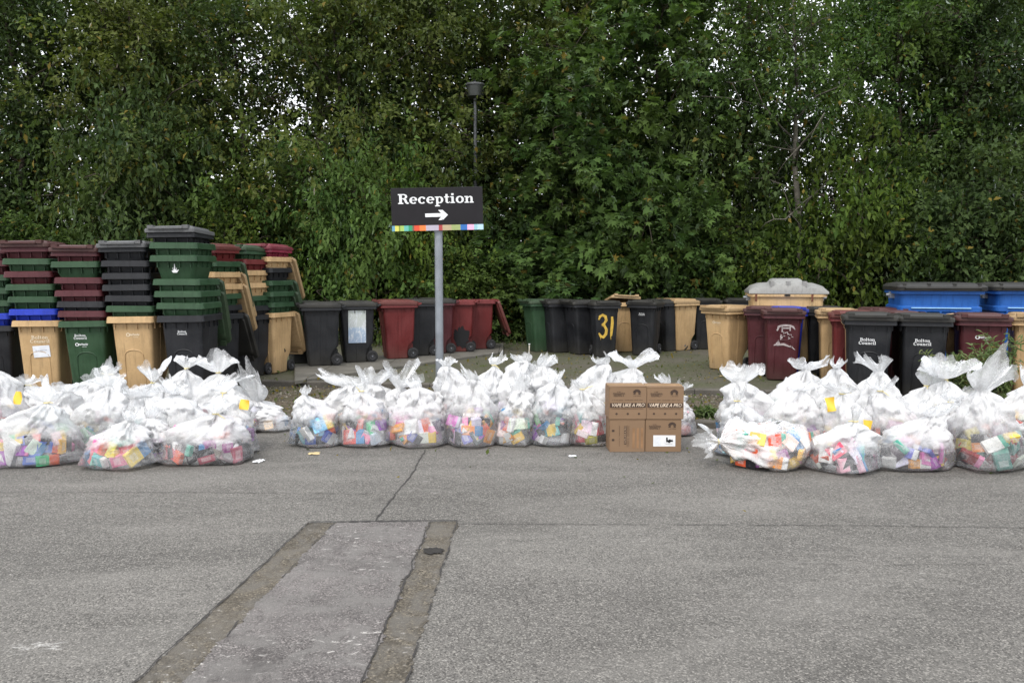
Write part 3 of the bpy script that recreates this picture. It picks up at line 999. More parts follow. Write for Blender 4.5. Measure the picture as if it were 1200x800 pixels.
# leaf litter and ground cover (uncountable)
def litter():
    n = 5200
    x = rng.uniform(-11, 11, n); y = rng.uniform(11.5, 19.0, n)
    cen = np.stack([x, y, np.full(n, .125)], 1)
    x2 = rng.uniform(-4.5, 5.5, 1500); y2 = np.array([random.uniform(fk(a) + .1, bk(a)) for a in x2])
    cen = np.concatenate([cen, np.stack([x2, y2, np.full(1500, .075)], 1)])
    x3 = rng.uniform(-7, 7.5, 260); y3 = np.array([fk(a) - abs(random.gauss(0, .9)) for a in x3])
    cen = np.concatenate([cen, np.stack([x3, y3, np.full(260, .012)], 1)])
    tn = rng.random(len(cen)) * .6; tn[rng.random(len(cen)) < .5] = .99
    me = leaf_mesh('litter', cen, rng.uniform(.03, .07, len(cen)), np.zeros((len(cen), 3)), M_LEAF['olive'], OV_V, OV_F, 0.05, tn)
    tag(mobj('leaf_litter', me), 'dead leaves scattered over the kerb bed and yard', 'leaves', kind='stuff')
    n = 7000
    x = rng.uniform(-14, 14, n); y = rng.uniform(17.0, 18.8, n); z = np.abs(rng.normal(.12, .16, n)) + .1
    me = leaf_mesh('cover', np.stack([x, y, z], 1), rng.uniform(.05, .10, n), np.zeros((n, 3)), M_LEAF['dark'], OV_V, OV_F, .1)
    tag(mobj('ground_cover', me), 'low leafy undergrowth at the foot of the trees', 'undergrowth', kind='stuff')
litter()

# ------------------------------------------------------------------ bin stacks
ORD = ['', 'first', 'second', 'third', 'fourth', 'fifth', 'sixth', 'seventh', 'eighth']
CN = {'beige': 'beige', 'green': 'green', 'dark': 'dark grey', 'maroon': 'maroon', 'red': 'red', 'blue': 'bright blue', 'pink': 'crimson'}
def stack(px, s, rz, bins, desc, group, toplid=None, open_from=None, lean=0.0, decals={}, lidfor=()):
    """bins bottom -> top as (colour, picture row of its rim)"""
    d = F / s + .35
    n = len(bins)
    gz = .12
    for i, (col, py) in enumerate(bins):
        ztop = zrow(py, d - .35)
        z = gz if i == 0 else ztop - .996
        if i == 0: base_scale = max(.9, min(1.08, (ztop - gz) / .996))
        else: base_scale = 1.0
        dx = lean * (z - gz)
        x = xcol(px, d - .35, 1.0) + dx
        pos = ORD[n - i] if n - i < len(ORD) else 'lowest'
        if i == n - 1:
            lab = f"{CN[col]} bin with closed {'grey ' if toplid == 'greylid' else ''}lid, topmost of the {desc}"
        elif i == 0:
            lab = f"{CN[col]} bin on the ground, bottom of the {desc}"
        else:
            lab = f"{CN[col]} nested bin, {pos} from the top of the {desc}"
        top = i == n - 1
        wheelie((x, d, z), rz + R(random.uniform(-1.5, 1.5)), col, lab, group, lid='closed' if top else ('open' if i in lidfor else None),
                lidcol=(toplid if top else None), wheels=(i == 0), tilt=(R(random.uniform(-.7, .7)), R(random.uniform(-1.0, .3))),
                decal=decals.get(i), handle=(top or i == 0 or i in lidfor), sz=base_scale, lidang=-252 + random.uniform(-3, 6))
GS = 'wheelie bins nested in tall stacks'
stack(-19, 92, R(7), [('dark', 382), ('blue', 367), ('green', 352), ('green', 337), ('green', 322), ('maroon', 305), ('maroon', 290)], 'stack cut by the left edge', GS)
stack(37, 94, R(6), [('beige', 376), ('blue', 362), ('green', 347.5), ('green', 333), ('maroon', 318), ('green', 303), ('maroon', 288)],
      'stack with the paper notice', GS, lean=-.085)
stack(95, 95, R(4), [('green', 376), ('maroon', 364), ('dark', 353), ('maroon', 340), ('maroon', 325), ('green', 306), ('maroon', 293)],
      'stack on the green bin', GS, lean=-.085, decals={0: ['councilhigh', 'logobelow']})
stack(152, 95.5, R(3), [('beige', 371), ('green', 358), ('dark', 346), ('dark', 333), ('dark', 319.5), ('dark', 305), ('dark', 288)],
      'stack right of the green-based stack', GS, toplid='greylid', lean=-.075, decals={0: ['logo']})
stack(212, 96.5, R(0), [('dark', 370), ('green', 355), ('green', 341), ('green', 327), ('green', 299), ('green', 284), ('dark', 271)],
      'tallest stack', GS, toplid='greylid', lean=-.075, decals={0: ['councilsmall']}, lidfor=(2, 3))
stack(240, 84.5, R(-14), [('dark', 369), ('dark', 359), ('green', 345), ('beige', 333), ('beige', 319), ('green', 306), ('red', 290)],
      'stack beside the tallest stack', GS, lean=-.02, lidfor=(0, 3, 4, 5))
stack(279, 78.5, R(-16), [('dark', 370), ('dark', 359), ('green', 347), ('beige', 332), ('beige', 317), ('red', 304), ('green', 292)],
      'middle stack with hanging lids', GS, lean=-.02, lidfor=(0, 2))
stack(308, 75.5, R(-14), [('beige', 367), ('green', 355), ('green', 342), ('green', 329), ('dark', 314), ('beige', 301), ('pink', 290)],
      'rightmost tall stack', GS, lean=-.03, lidfor=(0, 2, 3, 5))
# paper notice on the beige bottom bin
def on_bin(rootname_label, name, me, mat, x, z, off=.004, rot=0.0):
    for o in bpy.data.objects:
        if o.get('label') == rootname_label:
            c = mobj_mat(name, me, mat, o, (x, front_y(z) - off, z), (math.atan(.085 / .93), rot, 0))
            return c
def plate(w, h, name='paper', t=.002, wob=0.0):
    bm = bmesh.new()
    nx, nz = 6, 6
    g = [[bm.verts.new((w * (i / nx - .5), -wob * abs(noise.noise(Vector((i * .7, j * .7, 2)))), h * (j / nz - .5))) for j in range(nz + 1)] for i in range(nx + 1)]
    for i in range(nx):
        for j in range(nz):
            bm.faces.new((g[i][j], g[i + 1][j], g[i + 1][j + 1], g[i][j + 1]))
    return bm_mesh(name, bm, True)
NB = 'beige bin on the ground, bottom of the stack with the paper notice'
on_bin(NB, 'paper_notice', plate(.20, .15, wob=.006), M_PAPER, .03, .60, .006, R(-4))
on_bin(NB, 'lettering', COUNCIL, M_FADED, .02, .76)
on_bin(NB, 'small_print', tiny_print(.14, .012, 22, 5), plain('grey print', (.35, .38, .45), .8), .03, .615, .013, R(-4))
# white hand-shaped mark on the wide green band of the tallest stack
def hand_mark():
    it = [([(0, -.03), (0, .05)], [.018, .008]), ([(-.035, -.03), (-.02, -.045), (.02, -.045), (.045, -.02)], [.012, .02, .02, .010]),
          ([(-.02, -.03), (.02, -.03)], [.02, .02]), ([(-.018, -.02), (-.022, .008)], [.009, .005]), ([(.018, -.02), (.024, .004)], [.009, .005])]
    return strokes_mesh(it)
on_bin('green nested bin, third from the top of the tallest stack', 'painted_mark', hand_mark(), M_WHITE, 0, .84, .004)

# ------------------------------------------------------------------ single bins
GL = 'wheelie bins in the row behind the concrete strip'
GM = 'wheelie bins parked below the trees'
GR = 'wheelie bins crowded at the right'
def single(px, py, rz, col, label, group, h=None, z=.12, **kw):
    """px,py: picture position of the centre of its footprint"""
    p = G(px, py, z)
    return wheelie(p, R(rz), col, label, group, **kw)
single(357, 424, -62, 'dark', 'dark bin squeezed behind the rightmost tall stack', GL, z=.165)
single(377, 427, -72, 'dark', 'plain dark grey bin, first in the row right of the stacks', GL, z=.165)
single(418, 423, -70, 'dark', 'dark bin with a pale blue and white poster on its side', GL, z=.165)
single(466, 419, -70, 'red', 'red bin seen side-on, left of the sign post', GL, z=.165)
single(492, 415.5, -74, 'dark', 'dark bin squeezed between two red bins left of the sign post', GL, z=.165)
single(512, 413, -74, 'maroon', 'deep red bin partly hidden by the sign post', GL, z=.165, lidcol='dark')
burnt = single(538, 411, -88, 'red', 'open red bin with a burnt hole in its side', GL, z=.165, lid=None)
single(560, 408, -78, 'red', 'red bin at the right end of the row, behind the burnt one', GL, z=.165, lid='open', lidang=-250)
# burnt hole (right side of the bin faces the camera: local +X)
def blob_plate(rx, rz_, seed, y=0.0):
    bm = bmesh.new()
    vs = []
    for k in range(60):
        a = 2 * math.pi * k / 60
        q = 1 + .45 * noise.noise(Vector((math.cos(a) * 1.8, math.sin(a) * 1.8, seed))) + .3 * noise.noise(Vector((math.cos(a) * 6, math.sin(a) * 6, seed)))
        vs.append(bm.verts.new((y, rx * q * math.cos(a), rz_ * q * math.sin(a))))
    bm.faces.new(vs)
    return bm_mesh('burn_hole', bm)
sl = math.atan(.040 / .93)
hole = mobj('burnt_hole', blob_plate(.15, .19, 3), M_DARKHOLE, burnt, (prof(.38)[0] + .004, .05, .30), (0, sl, 0))
hole.location.x = prof(.36)[0] + .006
# poster on the second bin
def side_sheet(root, w, h, y, z, mat, name, sidex=1, off=.008):
    bm = bmesh.new()
    n = 6
    g = [[bm.verts.new((.003 * abs(noise.noise(Vector((i * .7, j * .7, 3)))), w * (i / n - .5), h * (j / n - .5))) for j in range(n + 1)] for i in range(n + 1)]
    for i_ in range(n):
        for j_ in range(n):
            bm.faces.new((g[i_][j_], g[i_ + 1][j_], g[i_ + 1][j_ + 1], g[i_][j_ + 1]))
    return mobj(name, bm_mesh(name, bm, True), mat, root, (sidex * (prof(z)[0] + off), y, z), (0, sidex * sl, 0))
def poster_mat():
    m, nt = new_mat('faded poster')
    v = N(nt, 'ShaderNodeTexCoord').outputs['Generated']
    sx = N(nt, 'ShaderNodeSeparateXYZ'); L(nt, v, sx.inputs[0])
    n1 = noise_(nt, v, 5, 4, .7, .6)
    c = ramp(nt, sx.outputs[2], [(0, (.30, .38, .50)), (.45, (.36, .46, .58)), (.5, (.50, .53, .52)), (1, (.46, .50, .46))])
    c = mixc(nt, ramp(nt, n1, [(.5, (0, 0, 0)), (.6, (1, 1, 1))]), c, (.62, .65, .68))
    finish(nt, c, .5)
    return m
M_POST = poster_mat()
for o in list(bpy.data.objects):
    if o.get('label', '').startswith('dark bin with a pale blue'):
        side_sheet(o, .30, .56, -.02, .62, M_POST, 'poster')

single(634, 411, -66, 'green', 'lone green bin at the left end of the middle group', GM)
single(655, 412, -66, 'dark', 'dark bin next to the lone green bin', GM)
single(683, 414, -64, 'dark', 'dark bin just left of the one painted with 31', GM)
b31 = single(707, 417, 6, 'dark', 'narrow dark bin painted with a yellow number 31', GM, sx=.90)
single(728, 411, 5, 'beige', 'beige bin with a lifted lid right of the number 31 bin', GM, lid='ajar')
single(756, 415, -24, 'dark', 'dark bin with small white lettering in the middle group', GM, decal=['councilsmall'])
single(783, 410, -60, 'dark', 'dark bin behind the one with small lettering', GM)
single(795, 409.5, -58, 'beige', 'beige bin with closed lid in the middle group', GM)
single(826, 408, -8, 'dark', 'dark bin behind the big beige bin, right of the middle group', GM, decal=['councilsmall'])
single(864, 408, -10, 'dark', 'dark bin showing only its lid behind the big beige bin', GM)
single(852, 432, -54, 'beige', 'beige bin with faint lettering standing alone on the mossy yard', GM, decal=['logo'])
# 31
def num31():
    it = []
    it.append(([(-.17, .11), (-.15, .17), (-.09, .20), (-.03, .17), (-.01, .10), (-.05, .04), (-.10, .01)], [.03, .05, .05, .06, .06, .05, .04]))
    it.append(([(-.10, .02), (-.04, -.01), (.0, -.08), (-.01, -.16), (-.06, -.22), (-.12, -.20), (-.16, -.14)], [.04, .05, .06, .06, .06, .05, .03]))
    it.append(([(.11, .17), (.12, .05), (.11, -.08), (.10, -.20)], [.045, .06, .06, .04]))
    it.append(([(.09, -.18), (.10, -.27)], [.02, .008]))
    it.append(([(-.12, -.2), (-.12, -.27)], [.012, .006]))
    return strokes_mesh(it, 'number')
o = mobj_mat('painted_number', num31(), M_YPAINT, b31, (0, front_y(.60) - .012, .60), (math.atan(.085 / .93), 0, 0))

# right cluster, front row
ra = single(1014, 467, -20, 'dark', 'dark council bin with arched front, left one of the pair', GR, z=.125, decal=['council'], sx=1.02, sz=1.03)
single(1077, 468, -21, 'dark', 'dark council bin with arched front, right one of the pair', GR, z=.125, decal=['council'], sx=1.02, sz=1.02)
single(1143, 467, -22, 'maroon', 'maroon bin with a small ring emblem, behind the weeds', GR, z=.125, decal=['logo'], sx=1.02, sz=1.02)
single(1208, 467, -24, 'beige', 'beige bin cut by the right edge beside the weeds', GR, z=.125, sx=1.06, sz=1.02)
# middle slices
def single_d(px, d, rz, col, label, **kw):
    return wheelie((xcol(px, d, .5), d, .12), R(rz), col, label, GR, **kw)
single_d(895, 12.8, -22, 'maroon', 'maroon bin edge right of the lone beige bin')
single_d(917, 12.7, -6, 'blue', 'bright blue bin behind the scratched maroon bin')
gf = single_d(915.5, 12.0, -14, 'maroon', 'maroon bin with scratched white graffiti on its front')
single_d(964, 12.8, -17, 'dark', 'dark bin wedged right of the blue one')
single_d(979, 12.0, -18, 'beige', 'beige bin wedged left of the narrow red bin')
single_d(996, 11.25, -19, 'red', 'dark red bin wedged between two beige bins')
single_d(1013, 10.5, -20, 'beige', 'beige bin mostly hidden by the left council bin')
single_d(952, 13.2, 0, 'maroon', 'maroon bin showing its lid below the cream container')
single_d(1045, 11.3, 0, 'maroon', 'maroon lidded bin behind the council pair')
single_d(1030, 12.3, -4, 'maroon', 'second maroon lidded bin behind the gap of the council pair')
single_d(1075, 10.4, 0, 'dark', 'dark bin hidden behind the right council bin')
single_d(1140, 10.3, 0, 'beige', 'beige bin with its lid just showing behind the emblem bin')
def graffiti():
    r = random.Random(4)
    it = [([(-.12, .12), (-.10, .18), (-.04, .20), (.05, .20), (.10, .18), (.13, .14)], [.02, .035, .03, .03, .03, .012]),
          ([(-.05, .16), (.06, .16)], [.02, .02]), ([(-.05, .10), (-.05, .19)], [.02, .02]), ([(.06, .12), (.06, .19)], [.018, .018]),
          ([(-.16, -.10), (-.09, -.06), (-.10, -.02)], [.012, .05, .01]), ([(-.12, -.09), (-.02, -.08), (.08, -.12)], [.03, .035, .015]),
          ([(.07, -.10), (.14, -.16)], [.03, .006])]
    for k in range(16):
        a = r.uniform(0, 6.28); x = r.uniform(-.09, .11); z = r.uniform(-.04, .10); l = r.uniform(.02, .05)
        it.append(([(x, z), (x + l * math.cos(a), z + l * math.sin(a))], [.014, .006]))
    return strokes_mesh(it, 'graffiti')
mobj_mat('graffiti', graffiti(), M_GPAINT, gf, (.03, front_y(.62) - .006, .62), (math.atan(.085 / .93), 0, 0))

# ------------------------------------------------------------------ four-wheeled containers
def container(px, s, rz, col, lidcol, label, dome, w=1.30, z0=.12, toprow=None):
    d = F / s
    x = xcol(px, d, 1.0)
    root = empty('waste_container', (x, d + .5, z0), R(rz), label, 'waste container', 'four-wheeled waste containers')
    bm = bmesh.new()
    hw = w / 2
    ht = zrow(toprow, d) - z0
    lv = [rrect(hw - .12, -.40, .40, .16, .08), rrect(hw - .10, -.42, .42, .22, .08), rrect(hw - .03, -.48, .48, ht - .32, .09),
          rrect(hw + .01, -.50, .50, ht - .30, .09), rrect(hw + .01, -.50, .50, ht - .24, .09), rrect(hw - .025, -.485, .485, ht - .22, .09),
          rrect(hw - .02, -.49, .49, ht - .05, .09), rrect(hw + .03, -.53, .53, ht - .045, .09), rrect(hw + .03, -.53, .53, ht, .09), rrect(hw - .02, -.48, .48, ht, .08),
          rrect(hw - .05, -.46, .46, ht - .3, .08)]
    loft(bm, lv, True, True)
    for q in range(5):
        xx = -hw * .72 + q * hw * .36
        add_box(bm, xx - .012, xx + .012, -.515, -.44, ht - .62, ht - .30)
    mobj('body', bm_mesh('container_body', bm, True, R(35)), MB[col], root)
    bm = bmesh.new()
    if dome:
        # stepped dome: higher middle section, lower rounded shoulders at both ends
        def sec(x, top):
            pts = []
            for k in range(11):
                a = math.pi * k / 10
                pts.append((x, -.53 * math.cos(a), .03 + top * math.sin(a) ** .7))
            return [(x, -.54, 0)] + pts + [(x, .54, 0)]
        xs = [(-hw - .04, .02), (-hw + .02, .10), (-hw + .14, .14), (-hw + .30, .15), (-hw + .34, .205), (-.2, .215), (.0, .215), (.2, .215), (hw - .34, .205), (hw - .30, .15), (hw - .14, .14), (hw - .02, .10), (hw + .04, .02)]
        rings = [[bm.verts.new(p) for p in sec(a, b)] for a, b in xs]
        for a, b in zip(rings, rings[1:]):
            for k in range(len(a) - 1):
                bm.faces.new((a[k], b[k], b[k + 1], a[k + 1]))
        bm.faces.new(rings[0]); bm.faces.new(rings[-1][::-1])
        for xx in (-.25, .0, .25):
            add_box(bm, xx - .03, xx + .03, -.50, -.30, .10, .20)
    else:
        loft(bm, [rrect(hw + .05, -.56, .56, .0, .08), rrect(hw + .055, -.565, .565, .055, .08), rrect(hw + .02, -.50, .52, .095, .08), rrect(hw - .10, -.32, .42, .118, .08)], True, True)
        for xx in (-.5, -.17, .17, .5):
            add_box(bm, xx - .02, xx + .02, -.53, .5, .06, .105)
        add_tube(bm, [(-.5, -.57, .03), (-.5, -.61, .04), (.5, -.61, .04), (.5, -.57, .03)], .012, 6)
    mobj('lid', bm_mesh('container_lid', bm, True, R(40)), MB[lidcol], root, (0, 0, ht + .004))
    for sx_ in (-1, 1):
        bm = bmesh.new()
        add_tube(bm, [(sx_ * (hw + .02), 0, ht - .07), (sx_ * (hw + .09), 0, ht - .07)], .022, 8)
        add_box(bm, sx_ * hw - .045, sx_ * hw + .045, -.06, .06, ht - .12, ht - .02)
        mobj('lifting_pin', bm_mesh('lifting_pin', bm), M_STEEL, root)
        for sy_ in (-1, 1):
            c = mobj_mat('castor', TYRE, M_RUB, root, (sx_ * (hw - .2), sy_ * .33, .10))
            bm = bmesh.new()
            add_box(bm, -.04, .04, -.05, .05, .08, .10); add_box(bm, -.035, -.028, -.02, .02, -.01, .08); add_box(bm, .028, .035, -.02, .02, -.01, .08)
            mobj('castor_fork', bm_mesh('castor_fork', bm), M_STEEL, c)
    return root, hw, ht
cr, hw_, ht_ = container(931, 73, -12, 'cream', 'palelid', 'cream container with a domed grey lid behind the maroon bins', True, w=1.14, toprow=344.5)
mobj('badge', plate(.09, .03, 'badge'), M_DARKHOLE, cr, (-.02, -.537, ht_ - .02))
for xx in (-.50, .36):
    mobj('clasp', plate(.03, .12, 'clasp'), plain('rusty clasp', (.12, .04, .02), .7), cr, (xx, -.538, ht_ - .06))
for px, lab in ((1112, 'blue container with flat black lid, left one of the row'), (1226, 'blue container with flat black lid, right one cut by the edge'), (1338, 'blue container beyond the right picture edge')):
    br_, hw_, ht_ = container(px, 80, -14, 'skyblue', 'dark', lab, False, w=1.12, toprow=341)
    bm = bmesh.new(); add_tube(bm, [(-.40, 0, 0), (.40, 0, 0)], .009, 6)
    mobj('pale_strip', bm_mesh('pale_strip', bm), plain('pale blue plastic', (.28, .52, .78), .4, .1), br_, (0, -.515, ht_ - .25))

# ------------------------------------------------------------------ reception sign
def sign():
    d = drow(470, .08)
    x = xcol(515.5, d)
    root = empty('reception_sign', (x, d, .05), R(3), 'black Reception sign with white arrow and rainbow edge on a grey post', 'sign')
    zt, zb = zrow(220.5, d), zrow(270.5, d)
    bm = bmesh.new(); add_tube(bm, [(0, 0, -.05), (0, 0, zb - .05), (0, 0, zt - .12 - .05)], .050, 20)
    mobj('post', bm_mesh('sign_post', bm, True, R(40)), M_STEEL, root)
    w = 105.0 / F * d; h = zt - zb
    cx = xcol(514.5, d) - x
    tilt = R(-1.4)
    panel_c = (cx, -.075, (zt + zb) / 2 - .05)
    bm = bmesh.new()
    add_box(bm, -w / 2, w / 2, -.012, .012, -h / 2 + .068, h / 2)
    bmesh.ops.bevel(bm, geom=[e for e in bm.edges], offset=.003, segments=1, affect='EDGES')
    p = mobj('panel', bm_mesh('sign_panel', bm), M_BOARD, root, panel_c, (0, tilt, 0))
    bm = bmesh.new()
    for z in (-.14, .18):
        add_box(bm, -.09, .09, .0125, .03, z - .02, z + .02)
    mobj('bracket', bm_mesh('bracket', bm), M_STEEL, p)
    for bx, bz in ((-.06, .20), (.06, .20), (-.06, -.13), (.06, -.13)):
        bm = bmesh.new()
        loft(bm, [[(bx + q * math.cos(a), y_, bz + q * math.sin(a)) for a in [2 * math.pi * k / 12 for k in range(12)]] for q, y_ in ((.007, -.0125), (.006, -.0155))], True, True)
        mobj('bolt', bm_mesh('bolt', bm), M_BOARD, p)
    lt = slab_text(['Reception'], .158)
    xs = [v.co.x for v in lt.vertices]
    sx_ = (w * .825) / (max(xs) - min(xs))
    o = mobj('lettering', lt, M_WHITE, p, (-.008, -.0155, .068), (0, 0, 0)); o.scale = (sx_, 1, 1.06)
    bm = bmesh.new()
    pts = [(-.14, -.022), (.055, -.022), (.02, -.062), (.075, -.062), (.14, 0), (.075, .062), (.02, .062), (.055, .022), (-.14, .022)]
    bm.faces.new([bm.verts.new((a, 0, b)) for a, b in pts])
    mobj('arrow', bm_mesh('arrow', bm), M_WHITE, p, (-.01, -.0155, -.075))
    cols = [(8, (.12, .30, .42)), (10, (.62, .60, .12)), (4, (.20, .26, .05)), (10, (.34, .50, .12)), (12, (.12, .42, .36)), (10, (.03, .28, .13)),
            (5, (.16, .10, .06)), (14, (.62, .07, .03)), (17, (.78, .20, .05)), (34, (.42, .38, .46)), (10, (.36, .05, .05)), (24, (.42, .33, .20)), (24, (.30, .36, .14)),
            (18, (.03, .14, .42)), (18, (.78, .42, .60)), (9, (.26, .50, .55)), (16, (.42, .60, .70))]
    tot = sum(c[0] for c in cols); xx = -w / 2
    st = empty('colour_strip', (0, 0, 0)); st.parent = p
    bm = bmesh.new()
    me = bpy.data.meshes.new('colour_strip')
    for i_, (q, c) in enumerate(cols):
        x1 = xx + w * q / tot
        vs = add_box(bm, xx, x1, -.0125, .0125, -h / 2, -h / 2 + .0665)
        bm.faces.ensure_lookup_table()
        for f in bm.faces[-6:]: f.material_index = i_
        me.materials.append(plain(f'strip colour {i_}', c, .45, .05))
        xx = x1
    bm.to_mesh(me); bm.free()
    bpy.data.objects.remove(st)
    mobj('colour_strip', me, None, p)
sign()

# ------------------------------------------------------------------ lamp post among the trees
def lamp():
    d = 19.9
    x = xcol(557, d, 5)
    root = empty('lamp_post', (x, d, .1), 0, 'slim grey lamp post with a round hood among the leaves above the sign', 'lamp post')
    bm = bmesh.new()
    add_tube(bm, [(0, 0, 0), (0, 0, 1.2)], .06, 12); add_tube(bm, [(0, 0, 1.2), (0, 0, zrow(84, d) - .1)], [.045, .038], 12)
    mobj('pole', bm_mesh('pole', bm, True, R(40)), plain('weathered pole paint', (.10, .105, .11), .6), root)
    zt = zrow(99, d) - .1; zb = zrow(115, d) - .1
    bm = bmesh.new()
    loft(bm, [[(r * math.cos(a), r * math.sin(a), z) for a in [2 * math.pi * k / 20 for k in range(20)]] for r, z in
              ((.13, zb), (.19, zb + .03), (.22, zt - .04))], True, True)
    mobj('lantern', bm_mesh('lantern', bm, True, R(40)), plain('dusty lantern plastic', (.05, .055, .05), .4), root)
    bm = bmesh.new()
    loft(bm, [[(r * math.cos(a), r * math.sin(a), z) for a in [2 * math.pi * k / 20 for k in range(20)]] for r, z in
              ((.24, zt - .038), (.245, zt - .012), (.23, zt + .005), (.06, zt + .03))], True, True)
    mobj('hood', bm_mesh('hood', bm, True, R(40)), plain('weathered hood paint', (.12, .125, .13), .5), root)
lamp()

# ------------------------------------------------------------------ cartons
def carton_mat():
    m, nt = new_mat('corrugated board')
    v = objc(nt)
    n1 = noise_(nt, v, 3.0, 4); n2 = noise_(nt, scl(nt, v, (1, 1, 22)), 6, 3)
    c = mixc(nt, n1, (.195, .125, .075), (.26, .170, .105))
    c = mixc(nt, math_(nt, 'MULTIPLY', n2, .3), c, (.155, .097, .058))
    finish(nt, c, .8, bump(nt, n2, .12, .002), .2)
    return m
M_CARD = carton_mat()
M_TAPE = plain('parcel tape', (.42, .27, .14), .3, .08)
PALM = []
for a in (20, 42, 66, 90, 114, 138, 160):
    PALM.append(([(.012 * math.cos(R(a)), .012 * math.sin(R(a))), (.034 * math.cos(R(a)), .034 * math.sin(R(a)))], [.009, .013]))
PALM.append(([(-.03, -.006), (-.012, -.004)], [.010, .012])); PALM.append(([(.03, -.006), (.012, -.004)], [.010, .012]))
PALM = strokes_mesh(PALM, 'emblem')
def carton(px, z0, w, h, dep, label, style, dx=0, rz=0.0, dcol=(0, 0)):
    p = G(px, 529.5, 0)
    root = empty('cardboard_box', (p.x, p.y + dep / 2 + dcol[0], z0), R(rz), label, 'cardboard box', 'cardboard boxes piled two by two')
    bm = bmesh.new()
    add_box(bm, -w / 2, w / 2, -dep / 2, dep / 2, 0, h - .006)
    bmesh.ops.bevel(bm, geom=[e for e in bm.edges], offset=.004, segments=2, affect='EDGES')
    bmesh.ops.subdivide_edges(bm, edges=bm.edges[:], cuts=3, use_grid_fill=True)
    for v in bm.verts:
        q = noise.noise(Vector((v.co.x * 6 + px, v.co.y * 6, v.co.z * 6 + z0 * 9)))
        if v.co.y > -dep / 2 + .01:
            v.co.x += .004 * q; v.co.y += .004 * q
    mobj('carton', bm_mesh('carton', bm, True, R(30)), M_CARD, root)
    for s in (-1, 1):      # top flaps meeting in the middle
        bm = bmesh.new()
        y0, y1 = sorted((s * .002, s * dep / 2))
        add_box(bm, -w / 2 + .001, w / 2 - .001, y0, y1, h - .0055, h - .001)
        mobj('flap', bm_mesh('flap', bm), M_CARD, root, (0, 0, 0), (0, R(.3 * s), 0))
    bm = bmesh.new(); add_box(bm, -w / 2 - .001, w / 2 + .001, -.024, .024, h + .0006, h + .0012)
    mobj('tape', bm_mesh('tape', bm), M_TAPE, root)
    fy = -dep / 2 - .0015
    if style in ('front', 'label'):
        for (t, zz, ww, hh) in ((7, .90, .036, .009), (14, .845, .125, .016), (13, .785, .098, .016)):
            mobj('small_print', tiny_print(ww, hh, t, t), M_INK, root, (-w * .24, fy, h * zz - .02))
        e = mobj_mat('emblem', PALM, M_INK, root, (w * .24, fy, h * .79)); e.scale = (1.15, 1, 1.15)
        mobj('small_print', tiny_print(.075, .006, 14, 2), M_INK, root, (w * .25, fy, h * .71))
    if style == 'front':
        mobj('small_print', tiny_print(w * .85, .006, 44, 8), M_INK, root, (0, fy, h * .585))
        bm = bmesh.new(); add_box(bm, -w / 2 + .008, w / 2 - .008, fy - .0006, fy, h * .36, h * .50)
        mobj('printed_band', bm_mesh('band', bm), M_INK, root)
        t = text_mesh('VAPE LIKE A PRO', .048, .25, .0006)
        xs = [v.co.x for v in t.vertices]
        o = mobj('lettering', t, plain('pale print', (.62, .50, .38), .7), root, (0, fy - .002, h * .43)); o.scale = (w * .87 / (max(xs) - min(xs)), 1, .95)
        mobj('small_print', tiny_print(w * .85, .006, 44, 9), M_INK, root, (0, fy, h * .325))
        for k in (-1, 0, 1):
            it = [ring(0, 0, .006, .006, 0, 360, .007, .007), ([(-.012, .0), (.012, .0)], [.006] * 2), ([(0, -.012), (0, .010)], [.006] * 2)]
            mobj('symbol', strokes_mesh(it, 'symbol'), M_INK, root, (k * w * .30, fy, h * .17))
    if style == 'turned':
        bm = bmesh.new(); add_box(bm, -.030, -.008, fy - .0006, fy, h * .24, h * .80)
        mobj('printed_band', bm_mesh('band', bm), M_INK, root)
        t = text_mesh('VAPE LIKE A PRO', .022, .25, .0003)
        mobj('lettering', t, plain('dull print', (.40, .27, .17), .7), root, (-.019, fy - .002, h * .52), (0, R(-90), 0))
        for xx, ww in ((-.075, .20), (.0, .21), (.015, .2)):
            mobj('small_print', tiny_print(ww, .005, 34, 12), M_INK, root, (xx, fy, h * .5), (0, R(-90), 0))
        for zz in (.56, .28):
            mobj('symbol', strokes_mesh([([(-.012, 0), (.012, 0)], [.02] * 2)], 'symbol'), M_INK, root, (-.135, fy, h * zz + .03))
        for xx in (.05, .09, .13):
            bm = bmesh.new(); add_box(bm, xx, xx + .022, fy - .0002, fy, h * .12, h * .74)
            mobj('printed_panel', bm_mesh('printed_panel', bm), plain('brown print', (.25, .14, .07), .8), root)
    if style == 'label':
        bm = bmesh.new(); add_box(bm, -.095, .115, fy - .0008, fy, h * .17, h * .51)
        mobj('paper_label', bm_mesh('paper_label', bm), M_WHITE, root)
        pr = plain('grey label print', (.48, .52, .60), .8)
        for k in range(7):
            mobj('small_print', tiny_print(.065, .004, 20, 30 + k), pr, root, (-.05, fy - .0012, h * .22 + k * .013))
        it = [([(-.03, .018), (-.018, .022)], [.014] * 2), ([(-.024, .02), (-.022, -.012)], [.016] * 2), ([(-.03, -.010), (.035, -.008)], [.022, .014]),
              ([(-.005, -.002), (.012, .006)], [.016, .01]), ([(.02, -.005), (.026, .010)], [.005] * 2), ([(-.012, -.02), (.01, -.02)], [.012] * 2)]
        mobj('symbol', strokes_mesh(it, 'symbol'), M_DARKHOLE, root, (.058, fy - .0012, h * .365))
        mobj('small_print', tiny_print(.07, .005, 18, 77), M_INK, root, (.058, fy - .0012, h * .25))
    return root
CW = .345
carton(734.5, 0, CW - .008, .315, .26, 'brown box turned on its side, bottom left of the four', 'turned', rz=1)
carton(777.5, 0, CW - .002, .315, .26, 'brown box with a white shipping label, bottom right of the four', 'label', rz=-1, dcol=(.01, 0))
